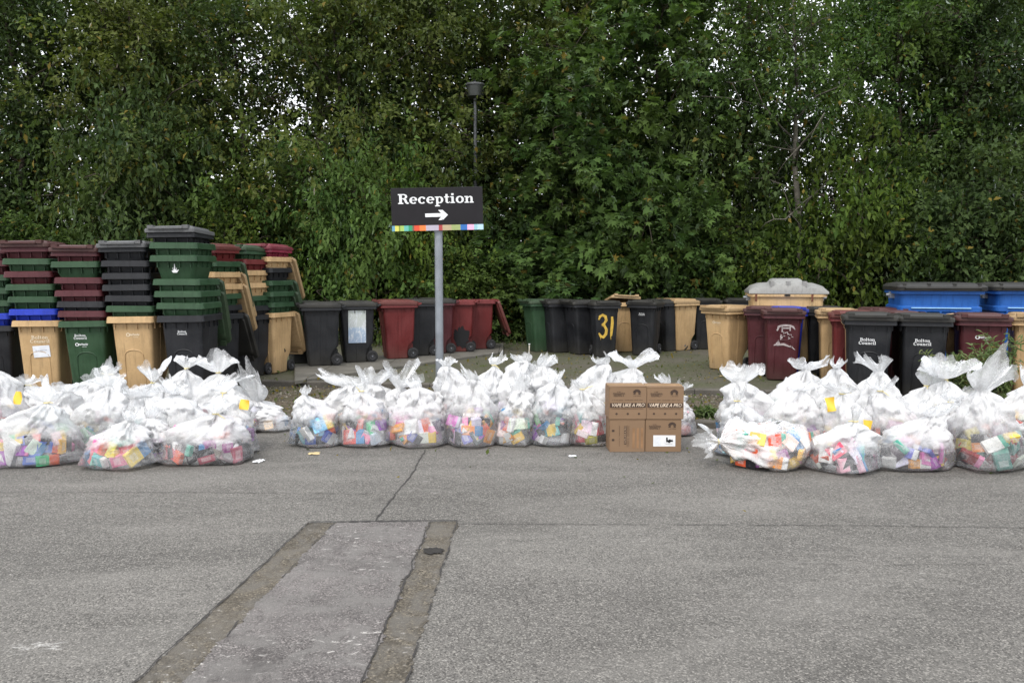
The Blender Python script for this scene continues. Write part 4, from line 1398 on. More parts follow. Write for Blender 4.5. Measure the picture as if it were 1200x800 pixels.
carton(734.5, .316, CW + .012, .315, .26, 'printed brown box with a dark slogan band, top left of the four', 'front', rz=2)
carton(779.0, .316, CW + .006, .311, .26, 'printed brown box with a dark slogan band, top right of the four', 'front', rz=-1, dcol=(.005, 0))

# ------------------------------------------------------------------ clear bags of packets
def film_mat():
    m, nt = new_mat('polythene film')
    v = objc(nt)
    gat = N(nt, 'ShaderNodeAttribute', attribute_name='gather').outputs['Fac']
    n1 = noise_(nt, v, 9, 5, .6, 1.2)
    n2 = noise_(nt, v, 30, 4, .6, 2.0)
    lw = N(nt, 'ShaderNodeLayerWeight'); lw.inputs[0].default_value = .5
    fac = math_(nt, 'POWER', lw.outputs['Facing'], 2.0)
    # crumpled film has more layers where it folds
    fold = ramp(nt, n1, [(.44, (0, 0, 0)), (.5, (1, 1, 1)), (.56, (0, 0, 0))])
    a = math_(nt, 'ADD', .06, math_(nt, 'MULTIPLY', gat, .98))
    a = math_(nt, 'ADD', a, math_(nt, 'MULTIPLY', fold, .13))
    a = math_(nt, 'ADD', a, math_(nt, 'MULTIPLY', math_(nt, 'SUBTRACT', n2, .45), .22))
    a = math_(nt, 'ADD', a, math_(nt, 'MULTIPLY', fac, .28))
    a = math_(nt, 'MINIMUM', math_(nt, 'MAXIMUM', a, .08), .96)
    crease = math_(nt, 'ADD', math_(nt, 'MULTIPLY', n1, 1.0), math_(nt, 'MULTIPLY', n2, .35))
    ab = math_(nt, 'ABSOLUTE', math_(nt, 'SUBTRACT', crease, .68))
    bn = bump(nt, ab, .6, .03)
    d = N(nt, 'ShaderNodeBsdfDiffuse'); d.inputs['Color'].default_value = (.97, .975, .98, 1)
    t = N(nt, 'ShaderNodeBsdfTranslucent'); t.inputs['Color'].default_value = (.96, .97, .98, 1)
    g = N(nt, 'ShaderNodeBsdfGlossy'); g.inputs['Roughness'].default_value = .16
    g.inputs['Color'].default_value = (1, 1, 1, 1)
    tr = N(nt, 'ShaderNodeBsdfTransparent'); tr.inputs['Color'].default_value = (.97, .98, .985, 1)
    for q in (d, t, g): L(nt, bn, q.inputs['Normal'])
    m1 = N(nt, 'ShaderNodeMixShader'); m1.inputs[0].default_value = .42
    L(nt, d.outputs[0], m1.inputs[1]); L(nt, t.outputs[0], m1.inputs[2])
    m2 = N(nt, 'ShaderNodeMixShader')
    L(nt, a, m2.inputs[0]); L(nt, tr.outputs[0], m2.inputs[1]); L(nt, m1.outputs[0], m2.inputs[2])
    fr = N(nt, 'ShaderNodeFresnel'); fr.inputs[0].default_value = 1.5
    L(nt, bn, fr.inputs['Normal'])
    m3 = N(nt, 'ShaderNodeMixShader')
    L(nt, math_(nt, 'MULTIPLY', fr.outputs[0], .75, True), m3.inputs[0]); L(nt, m2.outputs[0], m3.inputs[1]); L(nt, g.outputs[0], m3.inputs[2])
    o = N(nt, 'ShaderNodeOutputMaterial')
    L(nt, m3.outputs[0], o.inputs[0])
    return m
M_FILM = film_mat()
def packet_mat():
    m, nt = new_mat('printed card packets')
    oi = N(nt, 'ShaderNodeObjectInfo')
    v = N(nt, 'ShaderNodeTexCoord').outputs['Generated']
    sx = N(nt, 'ShaderNodeSeparateXYZ'); L(nt, v, sx.inputs[0])
    rnd = oi.outputs['Random']
    pal = ramp(nt, rnd, [(0, (.75, .74, .72)), (.12, (.02, .02, .025)), (.32, (.70, .12, .05)), (.42, (.05, .22, .45)), (.52, (.80, .55, .08)), (.62, (.78, .77, .76)),
                         (.78, (.10, .40, .30)), (.88, (.72, .20, .40)), (.95, (.45, .44, .50))], 'CONSTANT')
    # a coloured band and a small label block
    a = math_(nt, 'GREATER_THAN', sx.outputs[0], math_(nt, 'ADD', .45, math_(nt, 'MULTIPLY', rnd, .35)))
    c = mixc(nt, a, oi.outputs['Color'], pal)
    b = math_(nt, 'MULTIPLY', math_(nt, 'LESS_THAN', math_(nt, 'ABSOLUTE', math_(nt, 'SUBTRACT', sx.outputs[0], .28)), .14),
              math_(nt, 'LESS_THAN', math_(nt, 'ABSOLUTE', math_(nt, 'SUBTRACT', sx.outputs[1], .5)), .30))
    c = mixc(nt, math_(nt, 'MULTIPLY', b, .35), c, (.80, .79, .76))
    n1 = noise_(nt, v, 9, 2)
    c = mixc(nt, math_(nt, 'MULTIPLY', ramp(nt, n1, [(.60, (0, 0, 0)), (.62, (1, 1, 1))], 'CONSTANT'), .4), c, (.12, .10, .12))
    finish(nt, c, .45, None, .4)
    return m
M_PACK = packet_mat()
def packet_mesh():
    bm = bmesh.new()
    add_box(bm, -.5, .5, -.5, .5, -.5, .5)
    bmesh.ops.bevel(bm, geom=[e for e in bm.edges], offset=.03, segments=1, affect='EDGES')
    me = bm_mesh('packet', bm)
    me.materials.append(M_PACK)
    return me
PACK = packet_mesh()
PAL = {
    'pink': [(.80, .16, .30), (.85, .40, .52), (.72, .08, .12), (.9, .85, .8), (.10, .45, .42), (.85, .75, .1)],
    'mixed': [(.75, .10, .07), (.10, .55, .25), (.85, .55, .06), (.12, .22, .60), (.80, .78, .76), (.35, .10, .45), (.85, .28, .40), (.05, .05, .06)],
    'dark': [(.02, .02, .025), (.05, .04, .05), (.25, .22, .20), (.32, .05, .25), (.5, .48, .46), (.03, .03, .10), (.55, .10, .15)],
    'blue': [(.03, .22, .62), (.30, .60, .80), (.25, .60, .12), (.02, .03, .04), (.10, .50, .40), (.06, .10, .45)],
    'teal': [(.03, .22, .30), (.05, .38, .42), (.25, .08, .50), (.03, .03, .04), (.40, .22, .65), (.8, .8, .8), (.20, .45, .20)],
    'orange': [(.85, .30, .05), (.82, .48, .10), (.85, .55, .45), (.75, .12, .06), (.85, .82, .75), (.30, .12, .35)],
    'white': [(.85, .84, .83), (.80, .82, .86), (.85, .70, .75), (.75, .30, .35), (.70, .72, .80), (.85, .65, .30)],
    'red': [(.32, .02, .03), (.60, .05, .05), (.80, .25, .05), (.04, .20, .16), (.55, .45, .10), (.12, .03, .10), (.75, .72, .70)],
    'purple': [(.40, .10, .55), (.75, .20, .50), (.12, .12, .45), (.80, .72, .78), (.10, .10, .12), (.85, .35, .08)],
}
BAGN = 0
def bag(px, py, wpx, neck, tuft, pal, label, npk=14, dep=None, tie='yellow', lean=0.0, tagpos=None, lying=0, group='clear bags of packets', g0=0.0, tw=None, bend=0.0, fill=.60):
    """px,py: picture position of the bag's front foot; wpx width, neck = picture row of the tie, tuft = row of the tuft's tip"""
    global BAGN
    BAGN += 1
    r = random.Random(100 + BAGN)
    d0 = drow(py, 0)
    W = wpx / F * d0 * (1.24 if py > 522 else 1.42)
    if tw: tw = min(tw, 62) * 1.05
    if not lean and not lying: lean = r.uniform(-.20, .20) * W; neck += r.uniform(-7, 7)
    D = dep or min(.66, W * .85)
    d = d0 + D / 2
    gz = 0.0
    if fk(0) < d + D * .4 and not lying:           # partly over the kerb bed
        gz = .0
    X = xcol(px, d, .3)
    hn = max(.22, zrow(neck - (13 if not lying else 0), d)) if py < 545 or lying else max(.26, zrow(neck - 17, d))
    ht = max(hn + (.12 if not lying else .05), zrow(tuft - 4, d))
    root = empty('clear_rubbish_bag', (X, d, gz), 0, label, 'rubbish bag', group)
    ld = -1 if lying < 0 else 1
    fill = fill * (.66 if py > 522 else .72)
    nr = .02 if (lying or wpx < 40) else r.choice([.02, .026, .034, .05, .075])
    # packets
    P = []
    cnt = 0
    npk = int(npk * 1.05)
    def addp(x, y, z, Mr, dims):
        cor = [Mr @ Vector((sx * dims[0] / 2, sy * dims[1] / 2, sz * dims[2] / 2)) for sx in (-1, 1) for sy in (-1, 1) for sz in (-1, 1)]
        z = max(z, -min(v.z for v in cor) + .010)
        pos = Vector((x, y, z))
        P.append((pos, Mr.to_euler(), dims, [pos + v for v in cor]))
    fh = fill * hn if not lying else .30
    # cartons lying flat against the near side of the film
    na = max(3, int(W * 1.15 / .145)); nz = max(1, int(round(fh / .115)))
    if npk < 12: nz = min(nz, 2)
    for iz in range(nz):
        zc = (iz + .55 + r.uniform(-.2, .2)) * fh / nz
        shr = 1 - .42 * (zc / max(.25, hn)) ** 1.5 if not lying else 1
        for ia in range(na):
            if r.random() < .12: continue
            ang = math.pi * (1.04 + .92 * (ia + .5 * (iz % 2) + r.uniform(-.2, .2)) / na)
            da, db, dc = r.uniform(.11, .22), r.uniform(.075, .15), r.uniform(.025, .07)
            inp = r.gauss(0, .32) + (math.pi / 2 if r.random() < .3 else 0)
            Mr = Matrix.Rotation(ang + math.pi / 2, 3, 'Z') @ Matrix.Rotation(math.pi / 2 + r.gauss(0, .22) - .25 * iz / nz, 3, 'X') @ Matrix.Rotation(inp, 3, 'Z') @ Matrix.Rotation(r.gauss(0, .18), 3, 'Y')
            rx_, ry_ = (W / 2 - .045 - dc) * shr, (D / 2 - .045 - dc) * shr
            k_ = r.uniform(.86, 1.0)
            addp(math.cos(ang) * rx_ * k_, math.sin(ang) * ry_ * k_, zc, Mr, (da, db, dc))
    # and a few thrown in anyhow behind and above them
    for k in range(max(4, npk // 2)):
        dims = (r.uniform(.10, .22), r.uniform(.07, .15), r.uniform(.03, .09))
        ang = r.uniform(0, 2 * math.pi); rr = math.sqrt(r.random()) * .8
        z = r.uniform(.3, 1.25) * fh
        shr = 1 - .55 * (z / max(.2, hn)) if not lying else .9
        Mr = Euler((r.gauss(.3, .6), r.gauss(0, .5), r.uniform(0, 6.28))).to_matrix()
        addp(math.cos(ang) * rr * (W / 2 - .08) * shr, math.sin(ang) * rr * (D / 2 - .07) * shr, z, Mr, dims)
    cols = PAL[pal]
    for pos, e, dims, cor in P:
        o = bpy.data.objects.new('packet', PACK)
        o.parent = root; o.location = pos; o.rotation_euler = e; o.scale = dims
        c = r.choice(cols)
        o.color = (*[min(.95, q * r.uniform(.85, 1.15)) for q in c], 1)
        link(o)
    # hull of the packets plus loose shoulders
    hp = [v for p in P for v in p[3]]
    if lying:
        neckp = Vector((ld * (W / 2 + .04), -.04, hn)); C0 = Vector((-ld * (W / 2 - .02), 0, .14))
        for k in range(10):
            a = 2 * math.pi * k / 10
            hp.append(Vector((ld * W * .05, math.cos(a) * D * .42, max(.02, .17 + .17 * math.sin(a)))))
    else:
        neckp = Vector((lean, -.03 + r.uniform(-.03, .03), hn)); C0 = Vector((0, 0, 0.012))
        ns = 9
        for k in range(ns):
            a = 2 * math.pi * k / ns + r.random() * .5
            q = r.uniform(.75, 1.0); q2 = r.uniform(.25, 1.0)
            hp.append(Vector((math.cos(a) * (W / 2) * .74 * q + lean * .4, math.sin(a) * (D / 2) * .74 * q, hn * r.uniform(.36, .60))))
            hp.append(Vector((math.cos(a) * (W / 2) * .52 * q2 + lean * .75, math.sin(a) * (D / 2) * .52 * q2, hn * r.uniform(.66, .88))))
            hp.append(Vector((math.cos(a + .3) * (W / 2) * .9 * q, math.sin(a + .3) * (D / 2) * .9 * q, .012)))
    if not lying:      # slack corners of the sack lying out on the ground
        for k in range(r.choice([2, 3, 4])):
            a = r.uniform(math.pi, 2 * math.pi); q = r.uniform(1.0, 1.14)
            hp.append(Vector((math.cos(a) * (W / 2) * q, math.sin(a) * (D / 2) * q, r.uniform(.015, .05))))
    for k in range(8):
        a = 2 * math.pi * k / 8
        if lying: hp.append(neckp + Vector((0, .02 * math.cos(a), .02 * math.sin(a))))
        else: hp.append(neckp + Vector((nr * math.cos(a), nr * math.sin(a), 0)))
    hb = bmesh.new()
    for p in hp: hb.verts.new(p)
    bmesh.ops.convex_hull(hb, input=hb.verts)
    bvh = BVHTree.FromBMesh(hb)
    hb.free()
    U, V_ = (Vector((0, 1, 0)), Vector((0, 0, 1))) if lying else (Vector((1, 0, 0)), Vector((0, 1, 0)))
    NT, NS = 84, 34
    ph = r.uniform(0, 50)
    rows, gat = [], []
    kp = r.choice([11, 13, 15, 17])
    for j in range(NS + 1):
        t = j / NS
        tt = t ** .9
        c = C0.lerp(neckp, tt) if lying else Vector((neckp.x * tt ** 1.4, neckp.y * tt ** 1.4, C0.z + (neckp.z - C0.z) * tt))
        row = []
        rads = []
        for k in range(NT):
            th = 2 * math.pi * k / NT
            dr = U * math.cos(th) + V_ * math.sin(th)
            hit = bvh.ray_cast(c, dr)
            rads.append(hit[3] if hit[0] is not None else None)
        good = [q for q in rads if q is not None]
        av = sum(good) / len(good) if good else .03
        rads = [q if q is not None else av * .6 for q in rads]
        for k in range(NT):
            th = 2 * math.pi * k / NT
            dr = U * math.cos(th) + V_ * math.sin(th)
            q = rads[k] + .004
            # pleats running down from the neck, crumple above the packed part
            pl = (1 - abs(math.sin(th * kp / 2 + ph + 1.5 * noise.noise(Vector((math.cos(th) * 1.2, math.sin(th) * 1.2, t * 1.2 + ph)))))) ** 1.5
            amp = .02 + .30 * max(0, t - .35) ** 1.3
            cr = noise.noise(Vector((math.cos(th) * 1.6, math.sin(th) * 1.6, t * 3.6 + ph))) + .5 * noise.noise(Vector((math.cos(th) * 3.4, math.sin(th) * 3.4, t * 8 + ph)))
            cr2 = abs(noise.noise(Vector((math.cos(th) * 5, math.sin(th) * 5, t * 9 + ph))))
            q *= (1 - amp * pl)
            q += (.010 + .05 * max(0, min(1, (t - .25) * 2)) * (1 if t < .9 else (1 - t) * 10)) * cr * 1.7 + .045 * cr2 * (1 if t > .3 else .4) * min(1, (1 - t) * 6)
            q = max(q, .014)
            if t > .97 and nr < .03: q = max(.016, q * .6)
            p = c + dr * q
            if p.z < .004: p.z = .004 + .002 * (k % 2)
            row.append(p)
            free = max(0.0, min(1.0, (t - (.36 if py > 522 else .24)) / .34))
            gat.append(min(1.0, g0 + .10 * (cr2) + .72 * free + .10 * pl * t))
        rows.append(row)
    # the tuft above the tie
    tl_ = (ht - hn) if not lying else max(.16, (tw or 30) / F * d)
    tr_ = (tw / F * d / 2 if tw else tl_ * .62)
    flat = r.uniform(.25, .7); fa = r.uniform(-.9, .9)
    bend = bend + r.uniform(-.45, .45); spk = r.uniform(0, 6.28); spa = r.uniform(.0, .8); ex = r.uniform(.45, .95); clo = r.uniform(-.1, .5)
    if lying: Ux, Vx = Vector((0, 1, 0)), Vector((0, 0, 1)); tr_ = max(tr_, .13)
    else: Ux, Vx = Vector((math.cos(fa), math.sin(fa), 0)), Vector((-math.sin(fa), math.cos(fa), 0))
    tl_ *= r.uniform(.95, 1.35); tr_ = min(tr_ * r.uniform(.8, 1.5), tl_ * 1.0 + .05)
    A = (Vector((ld, -.1, .05)) if lying else Vector((bend, r.uniform(-.35, .2), 1))).normalized()
    NTU = 11
    k2 = r.choice([3, 4, 5])
    for j in range(1, NTU + 1):
        u = j / NTU
        row = []
        for k in range(NT):
            th = 2 * math.pi * k / NT
            w1 = 1 + .34 * math.sin(k2 * th + ph + 1.2 * u) + .30 * noise.noise(Vector((math.cos(th) * 2.5, math.sin(th) * 2.5, u * 2 + ph)))
            w2 = (1 - abs(math.sin(th * 7 + ph))) * .16 * (1 - .3 * u)
            rad = nr * .8 + (tr_ - nr * .5) * (u ** ex) * (1 - clo * u * u) * max(.2, w1 - w2)
            up = tl_ * u * (1 - .35 * u + u * (.55 * noise.noise(Vector((math.cos(th) * 1.7, math.sin(th) * 1.7, ph + 9))) + .25 * noise.noise(Vector((math.cos(th) * 5, math.sin(th) * 5, ph + 2)))) + spa * u * max(0, math.cos(th - spk)) ** 6 + spa * .7 * u * max(0, math.cos(th - spk - 2.6)) ** 8)
            dr = Ux * math.cos(th) + Vx * math.sin(th) * (flat if not lying else .8)
            p = neckp + A * up + dr * rad + Vector((bend * .25 * u * u * tl_, 0, 0))
            if p.z < .01: p.z = .01
            row.append(p)
            gat.append(max(.10, .56 - .46 * u + .15 * w2 * 3))
        rows.append(row)
    vs = [p for row in rows for p in row]
    fs = []
    for j in range(len(rows) - 1):
        for k in range(NT):
            a = j * NT + k; b = j * NT + (k + 1) % NT
            fs.append((a, b, b + NT, a + NT))
    vs.append(C0 + (Vector((0, 0, -.006)) if not lying else Vector((-ld * .02, 0, 0)))); gat.append(g0)
    for k in range(NT):
        fs.append((len(vs) - 1, (k + 1) % NT, k))
    me = bpy.data.meshes.new('bag_film')
    me.from_pydata([tuple(v) for v in vs], [], fs)
    me.shade_smooth()
    at = me.attributes.new('gather', 'FLOAT', 'POINT')
    at.data.foreach_set('value', np.array(gat, dtype=np.float32))
    mobj('film', me, M_FILM, root)
    if tie and (nr < .03 or lying):
        bm = bmesh.new()
        cpt = []
        for k in range(13):
            a = 2 * math.pi * k / 12
            if lying: cpt.append(neckp + Vector((.0, .024 * math.cos(a), .024 * math.sin(a))))
            else: cpt.append(neckp + Vector((.026 * math.cos(a), .026 * math.sin(a), .002 * k / 12)))
        add_tube(bm, cpt, .0042, 6)
        a = r.uniform(-2.6, -.5)
        q = neckp + Vector((.026 * math.cos(a), .026 * math.sin(a), 0))
        ln = r.uniform(.06, .13); e = r.uniform(-.3, 1.2)
        add_tube(bm, [q, q + Vector((math.cos(a) * .5, math.sin(a) * .5, e * .4)) * ln * .6, q + Vector((math.cos(a) * .9, math.sin(a) * .7, e * .6 - .1)) * ln], [.004, .0035, .0025], 5)
        mobj('neck_tie', bm_mesh('neck_tie', bm, True), M_TIE, root)
    if tagpos:
        tx, ty, tw_, th_ = tagpos[:4]
        mt = tagpos[4] if len(tagpos) > 4 else M_TAG
        dd = d0 - .01
        bm = bmesh.new()
        ww, hh = tw_ / F * dd, th_ / F * dd
        n = 5
        g = [[bm.verts.new((ww * (i_ / n - .5), -.016 * math.sin(i_ / n * 3 + j_ * .8), hh * (j_ / n - .5))) for j_ in range(n + 1)] for i_ in range(n + 1)]
        for i_ in range(n):
            for j_ in range(n):
                bm.faces.new((g[i_][j_], g[i_ + 1][j_], g[i_ + 1][j_ + 1], g[i_][j_ + 1]))
        zz = zrow(ty, dd); xx = xcol(tx, dd, zz) - X
        # rest it on the film: find film surface in front
        best = -D / 2
        for p in vs:
            if abs(p.x - xx) < .04 and abs(p.z - zz) < .05: best = min(best, p.y) if best > -9 and p.y < best else best
        cand = [p.y for p in vs if abs(p.x - xx) < .04 and abs(p.z - zz) < .05]
        yy = (min(cand) if cand else -D / 2) - .012
        mobj('tag', bm_mesh('tag', bm, True), mt, root, (xx, yy, zz), (R(-8), R(r.uniform(-10, 10)), 0))
    return root

LG, MG, RG = 'clear bags in the left pile', 'clear bags in the middle pile', 'clear bags in the right pile'
# left pile, back to front
bag(-8, 517, 90, 452, 432, 'white', 'pale bag at the back of the left pile, cut by the left edge', 8, group=LG)
bag(52, 514, 84, 462, 444, 'white', 'white bag in the back row below the paper notice bin', 8, group=LG, tw=34)
bag(110, 514, 86, 452, 428, 'white', 'white bag with an upright tuft in front of the green-based stack', 8, group=LG, tw=26)
bag(160, 512, 84, 456, 434, 'white', 'white bag in the back row before the second beige bin', 8, group=LG, tw=46)
bag(205, 509, 84, 446, 424, 'white', 'back row bag with a broad tuft under the dark lettered bin', 8, group=LG, tw=48)
bag(248, 508, 80, 444, 424, 'white', 'back row bag with a spread tuft, before the nested dark bins', 8, group=LG, tw=40)
bag(276, 511, 64, 462, 440, 'white', 'back bag whose tuft leans right over the gravel', 8, group=LG, tw=32, bend=.6)
bag(313, 508, 54, 478, 436, 'white', 'separate frosted bag with a tall wide tuft, right end of left pile', 6, group=LG, tw=52, g0=.15)
bag(4, 533, 82, 452, 426, 'mixed', 'bag with a leafy white tuft at the left edge', 10, group=LG, tw=26, tagpos=(21, 466, 8, 15, M_TAG))
bag(62, 532, 84, 474, 446, 'pink', 'white-topped bag directly behind the leftmost colourful bag', 10, group=LG, tw=40)
bag(118, 533, 84, 470, 446, 'white', 'white bag between the two colourful left front bags', 9, group=LG, tw=40, g0=.1)
bag(172, 531, 90, 476, 452, 'pink', 'large white bag in the centre of the left pile', 9, group=LG, tw=44, g0=.1)
bag(225, 530, 84, 470, 448, 'white', 'white bag behind the dark packets, middle row', 9, group=LG, tw=40, g0=.1)
bag(272, 536, 62, 478, 452, 'orange', 'bag with an orange packet at the right of the left pile', 11, group=LG, tw=36, tagpos=(278, 478, 11, 12, M_TAG))
bag(40, 551, 104, 492, 476, 'mixed', 'wide low bag of colourful boxes at the left front', 24, group=LG, fill=.8, tw=36)
bag(143, 553, 84, 508, 492, 'pink', 'low bag of pink and teal packets at the front', 18, group=LG, fill=.8, tw=30)
bag(184, 545, 50, 512, 498, 'purple', 'small bag of lilac and dark packets between two front bags', 10, group=LG, fill=.8)
bag(243, 549, 110, 506, 490, 'dark', 'wide low bag of dark packets at the left pile front', 24, group=LG, fill=.8, tw=40)
# middle pile
bag(395, 506, 62, 470, 438, 'orange', 'bag with a long tuft flopped left, back of the middle pile', 8, group=MG, tw=56, bend=-.5)
bag(438, 506, 56, 468, 434, 'white', 'back bag with a square upright tuft left of the sign post', 8, group=MG, tw=38, bend=.3)
bag(483, 507, 60, 466, 436, 'white', 'back bag with a broad tuft just left of the post', 8, group=MG, tw=52)
bag(514, 509, 50, 470, 452, 'pink', 'small back bag with red packets right at the post', 8, group=MG)
bag(537, 508, 54, 448, 424, 'orange', 'tall bag with an orange label right of the post', 9, group=MG, tw=30, bend=-.5, tagpos=(553, 457, 15, 8, plain('orange label', (.85, .30, .02), .5)))
bag(566, 506, 52, 440, 417, 'white', 'bag with a small flared tuft behind the orange label bag', 8, group=MG, tw=20)
bag(598, 507, 66, 440, 414, 'white', 'fat white bag with a tuft bent to the left', 8, group=MG, tw=28, bend=-.6, g0=.15)
bag(624, 506, 56, 448, 420, 'white', 'bag with a big crumpled tuft in the middle of the middle pile', 8, group=MG, tw=36)
bag(650, 507, 56, 441, 418, 'orange', 'bag with a fan-shaped tuft left of the wide back bag', 8, group=MG, tw=26, bend=.25)
bag(690, 507, 70, 444, 424, 'white', 'puffy white bag behind the pink and white packets', 8, group=MG, tw=50)
bag(737, 506, 76, 440, 416, 'white', 'large puffy bag standing behind the cardboard boxes', 8, group=MG, tw=56)
bag(780, 506, 52, 466, 440, 'orange', 'bag with an orange patch peeping out right behind the boxes', 8, group=MG, bend=-.4)
bag(373, 527, 58, 476, 462, 'blue', 'bag of blue and green boxes at the left end of middle pile', 20, group=MG, lean=-.12, fill=.85, tw=20)
bag(427, 526, 64, 472, 458, 'mixed', 'bag of dark mixed packets, second from the left at the front', 20, group=MG, fill=.8)
bag(489, 527, 76, 468, 454, 'purple', 'bag with white, lilac and pink boxes below the sign post', 20, group=MG, fill=.78)
bag(555, 526, 66, 462, 446, 'purple', 'bag with lime, lilac and pink packets right of the post', 18, group=MG, fill=.72)
bag(604, 525, 50, 470, 450, 'orange', 'narrow bag with coral packets at the middle front', 16, group=MG, fill=.72)
bag(646, 525, 60, 462, 446, 'teal', 'bag with teal and violet boxes at the middle front', 20, group=MG, fill=.75)
bag(692, 525, 48, 470, 452, 'pink', 'bag of small pink and white packets left of the boxes', 18, group=MG, fill=.75)
bag(797, 512, 34, 474, 462, 'white', 'small frosted bag poking out right of the cardboard boxes', 6, group=MG, g0=.2)
# right pile
bag(888, 520, 84, 458, 430, 'white', 'bag with a large billowing tuft at the left of the right pile', 8, group=RG, tw=84)
bag(932, 516, 76, 452, 434, 'white', 'puffy white bag in front of the scratched maroon bin', 8, group=RG, tw=50)
bag(978, 518, 84, 452, 436, 'white', 'puffy white bag before the beige and red bin slices', 8, group=RG, tw=60)
bag(1024, 520, 76, 446, 418, 'white', 'bag with a pointed sail-like tuft before the left council bin', 8, group=RG, tw=46, bend=-.35)
bag(1068, 520, 76, 460, 440, 'white', 'white bag under the arched panel of the right council bin', 8, group=RG, tw=40)
bag(1108, 522, 76, 458, 426, 'white', 'bag with a twin-pointed tuft before the weeds', 9, group=RG, tw=56, bend=-.3)
bag(1192, 524, 70, 462, 436, 'mixed', 'bag at the right edge behind the red packets', 9, group=RG, tw=34)
bag(872, 538, 62, 480, 462, 'blue', 'bag with a blue tint left behind the lying bag', 9, group=RG)
bag(930, 540, 84, 476, 458, 'orange', 'bag with amber and green packets behind the lying bag', 12, group=RG, tw=50)
bag(988, 540, 82, 472, 450, 'white', 'white bag with a square yellow tag', 10, group=RG, tw=50, g0=.08, tagpos=(984, 478, 11, 17, M_TAG))
bag(1045, 540, 82, 474, 456, 'purple', 'white bag with a long upright yellow tag', 10, group=RG, tw=40, g0=.08, tagpos=(1016, 504, 10, 24, M_TAG))
bag(1100, 538, 76, 478, 458, 'white', 'white bag filling the gap left of the dark red packets', 10, group=RG, tw=40, g0=.08)
bag(902, 556, 96, 524, 500, 'orange', 'bag lying on its side with its tied neck pointing left', 22, group=RG, lying=-1, tw=26)
bag(985, 559, 72, 512, 500, 'pink', 'small pastel bag at the front of the right pile', 16, group=RG, fill=.8)
bag(1065, 557, 98, 510, 494, 'purple', 'wide front bag of violet and orange boxes, right pile', 24, group=RG, fill=.8, tw=40)
bag(1157, 556, 90, 468, 424, 'red', 'front bag of dark red packets with a huge upright tuft', 26, group=RG, fill=.62, tw=60, bend=.15)
bag(1212, 549, 60, 500, 480, 'blue', 'bag of green packets cut by the right edge', 14, group=RG, fill=.8)

# ------------------------------------------------------------------ weeds in the bed, right
def weed(px, d, hgt, spread, nst, label, seed):
    r = random.Random(seed)
    root = empty('weed_plant', (xcol(px, d, .3), d, .05), 0, label, 'plant', 'weeds growing before the right bins')
    bm = bmesh.new()
    cs, outs, szs = [], [], []
    for k in range(nst):
        az = r.uniform(0, 6.28); l = hgt * r.uniform(.7, 1.1)
        pts = []
        for q in range(8):
            u = q / 7
            pts.append(Vector((math.cos(az) * spread * u ** 1.6, math.sin(az) * spread * .5 * u ** 1.6, l * (u - .22 * u * u * u))))
        add_tube(bm, pts, [.006 * (1 - .7 * q / 7) for q in range(8)], 5)
        for q in range(34):
            u = .25 + .75 * q / 33
            i_ = min(6, int(u * 7)); p = pts[i_].lerp(pts[i_ + 1], u * 7 - i_)
            cs.append(p); a = q * 2.4; outs.append((math.cos(a), math.sin(a), .1)); szs.append(r.uniform(.09, .15) * (1.15 - .5 * u))
    mobj('stems', bm_mesh('weed_stems', bm, True), M_STEM, root)
    cs = np.array([tuple(c) for c in cs]); outs = np.array(outs) * 1.6
    mobj('leaves', leaf_mesh('weed_leaves', cs, np.array(szs), outs, M_LEAF['weed'], LN_V, LN_F, .25), None, root)
weed(1108, 9.2, .90, .30, 14, 'leafy weed before the right council bin', 1)
weed(1138, 9.15, .88, .30, 14, 'low leafy weed in front of the maroon emblem bin', 2)
weed(1172, 9.25, 1.15, .24, 15, 'tall leafy weed between the maroon and the last beige bin', 3)
weed(1154, 9.3, 1.0, .34, 11, 'thin weed arching over the maroon bin front', 4)
weed(826, 9.1, .12, .12, 8, 'tiny green weed in the gravel right of the boxes', 6)

# thin marker stake and scraps
def stake():
    p = G(620, 421, .12)
    root = empty('marker_stake', p, 0, 'thin pale stake standing in the yard above the middle pile', 'stake')
    bm = bmesh.new(); add_tube(bm, [(0, 0, 0), (.004, 0, .27)], .012, 8)
    mobj('rod', bm_mesh('rod', bm, True), plain('pale rod', (.45, .42, .34), .6), root)
    bm = bmesh.new(); add_tube(bm, [(.004, 0, .268), (.004, 0, .29)], .016, 8)
    mobj('cap', bm_mesh('cap', bm, True), M_WHITE, root)
stake()
def scrap(px, py, w, l, mat, label, seed):
    p = G(px, py, 0)
    bm = bmesh.new()
    n = 6
    r = random.Random(seed)
    g = [[bm.verts.new((w * (i_ / n - .5) * (1 + .3 * r.random()), l * (j_ / n - .5) * (1 + .3 * r.random()), .006 + .016 * abs(noise.noise(Vector((i_ * .6, j_ * .6, seed)))))) for j_ in range(n + 1)] for i_ in range(n + 1)]
    for i_ in range(n):
        for j_ in range(n):
            bm.faces.new((g[i_][j_], g[i_ + 1][j_], g[i_ + 1][j_ + 1], g[i_][j_ + 1]))
    o = mobj('litter_scrap', bm_mesh('litter_scrap', bm, True), mat, None, p, (0, 0, r.uniform(0, 3)))
    tag(o, label, 'litter', 'scraps of litter on the asphalt')
scrap(368, 532, .07, .09, plain('straw paper', (.55, .42, .22), .8), 'straw coloured scrap of paper in front of the blue packets bag', 1)
scrap(303, 541, .09, .06, M_WHITE, 'white plastic scrap at the right foot of left pile', 2)
scrap(671, 535, .05, .06, M_PAPER, 'small pale scrap on asphalt before the pink packets bag', 3)
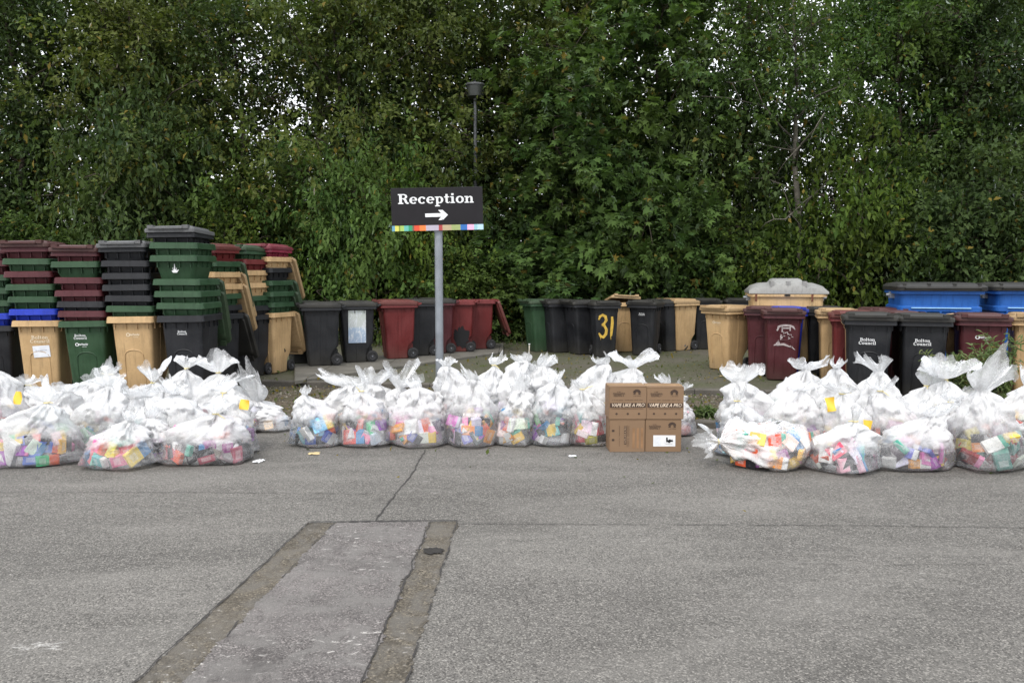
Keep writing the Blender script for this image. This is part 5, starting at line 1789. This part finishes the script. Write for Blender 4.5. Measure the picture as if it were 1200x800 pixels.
scrap(845, 441, .06, .06, plain('dead leaf scrap', (.5, .38, .16), .8), 'yellow leaf scrap by the foot of the lone beige bin', 4)
bpy.data.objects['litter_scrap.003'].location = G(845, 441, .122)

# ------------------------------------------------------------------ sky and sun
w = bpy.data.worlds.new('World')
sc.world = w
w.use_nodes = True
nt = w.node_tree
for n in list(nt.nodes): nt.nodes.remove(n)
SUN_EL, SUN_AZ = R(52), R(200)     # azimuth clockwise from +Y: behind the camera, a little left
sky = N(nt, 'ShaderNodeTexSky', sky_type='NISHITA')
sky.sun_disc = False
sky.sun_elevation = SUN_EL
sky.sun_rotation = SUN_AZ
sky.air_density = 1.0; sky.dust_density = 3.0
tc = N(nt, 'ShaderNodeTexCoord').outputs['Generated']
cl = noise_(nt, scl(nt, tc, (1, 1, 2.2)), 2.2, 5, .55, .3)
cloud = ramp(nt, cl, [(.3, (8.6, 8.9, 9.5)), (.7, (12.0, 12.1, 12.3))])
c = mixc(nt, .85, sky.outputs[0], cloud)
bg = N(nt, 'ShaderNodeBackground')
bg.inputs['Strength'].default_value = .10
L(nt, c, bg.inputs['Color'])
o = N(nt, 'ShaderNodeOutputWorld')
L(nt, bg.outputs[0], o.inputs[0])
sl_ = bpy.data.lights.new('sun', 'SUN')
sl_.energy = 1.0
sl_.angle = R(14)
sl_.color = (1, .96, .90)
so = bpy.data.objects.new('sun', sl_)
dirv = Vector((math.sin(SUN_AZ) * math.cos(SUN_EL), math.cos(SUN_AZ) * math.cos(SUN_EL), math.sin(SUN_EL)))
so.rotation_euler = dirv.to_track_quat('Z', 'Y').to_euler()
so.location = (0, 0, 20)
link(so)

sc.view_settings.view_transform = 'Standard'
sc.view_settings.look = 'None'
sc.view_settings.gamma = 1.0
sc.view_settings.exposure = 1.0
sc.cycles.transparent_max_bounces = 20
sc.cycles.max_bounces = 10
sc.cycles.diffuse_bounces = 7
sc.cycles.glossy_bounces = 2
sc.cycles.transmission_bounces = 4
sc.cycles.caustics_reflective = False
sc.cycles.caustics_refractive = False
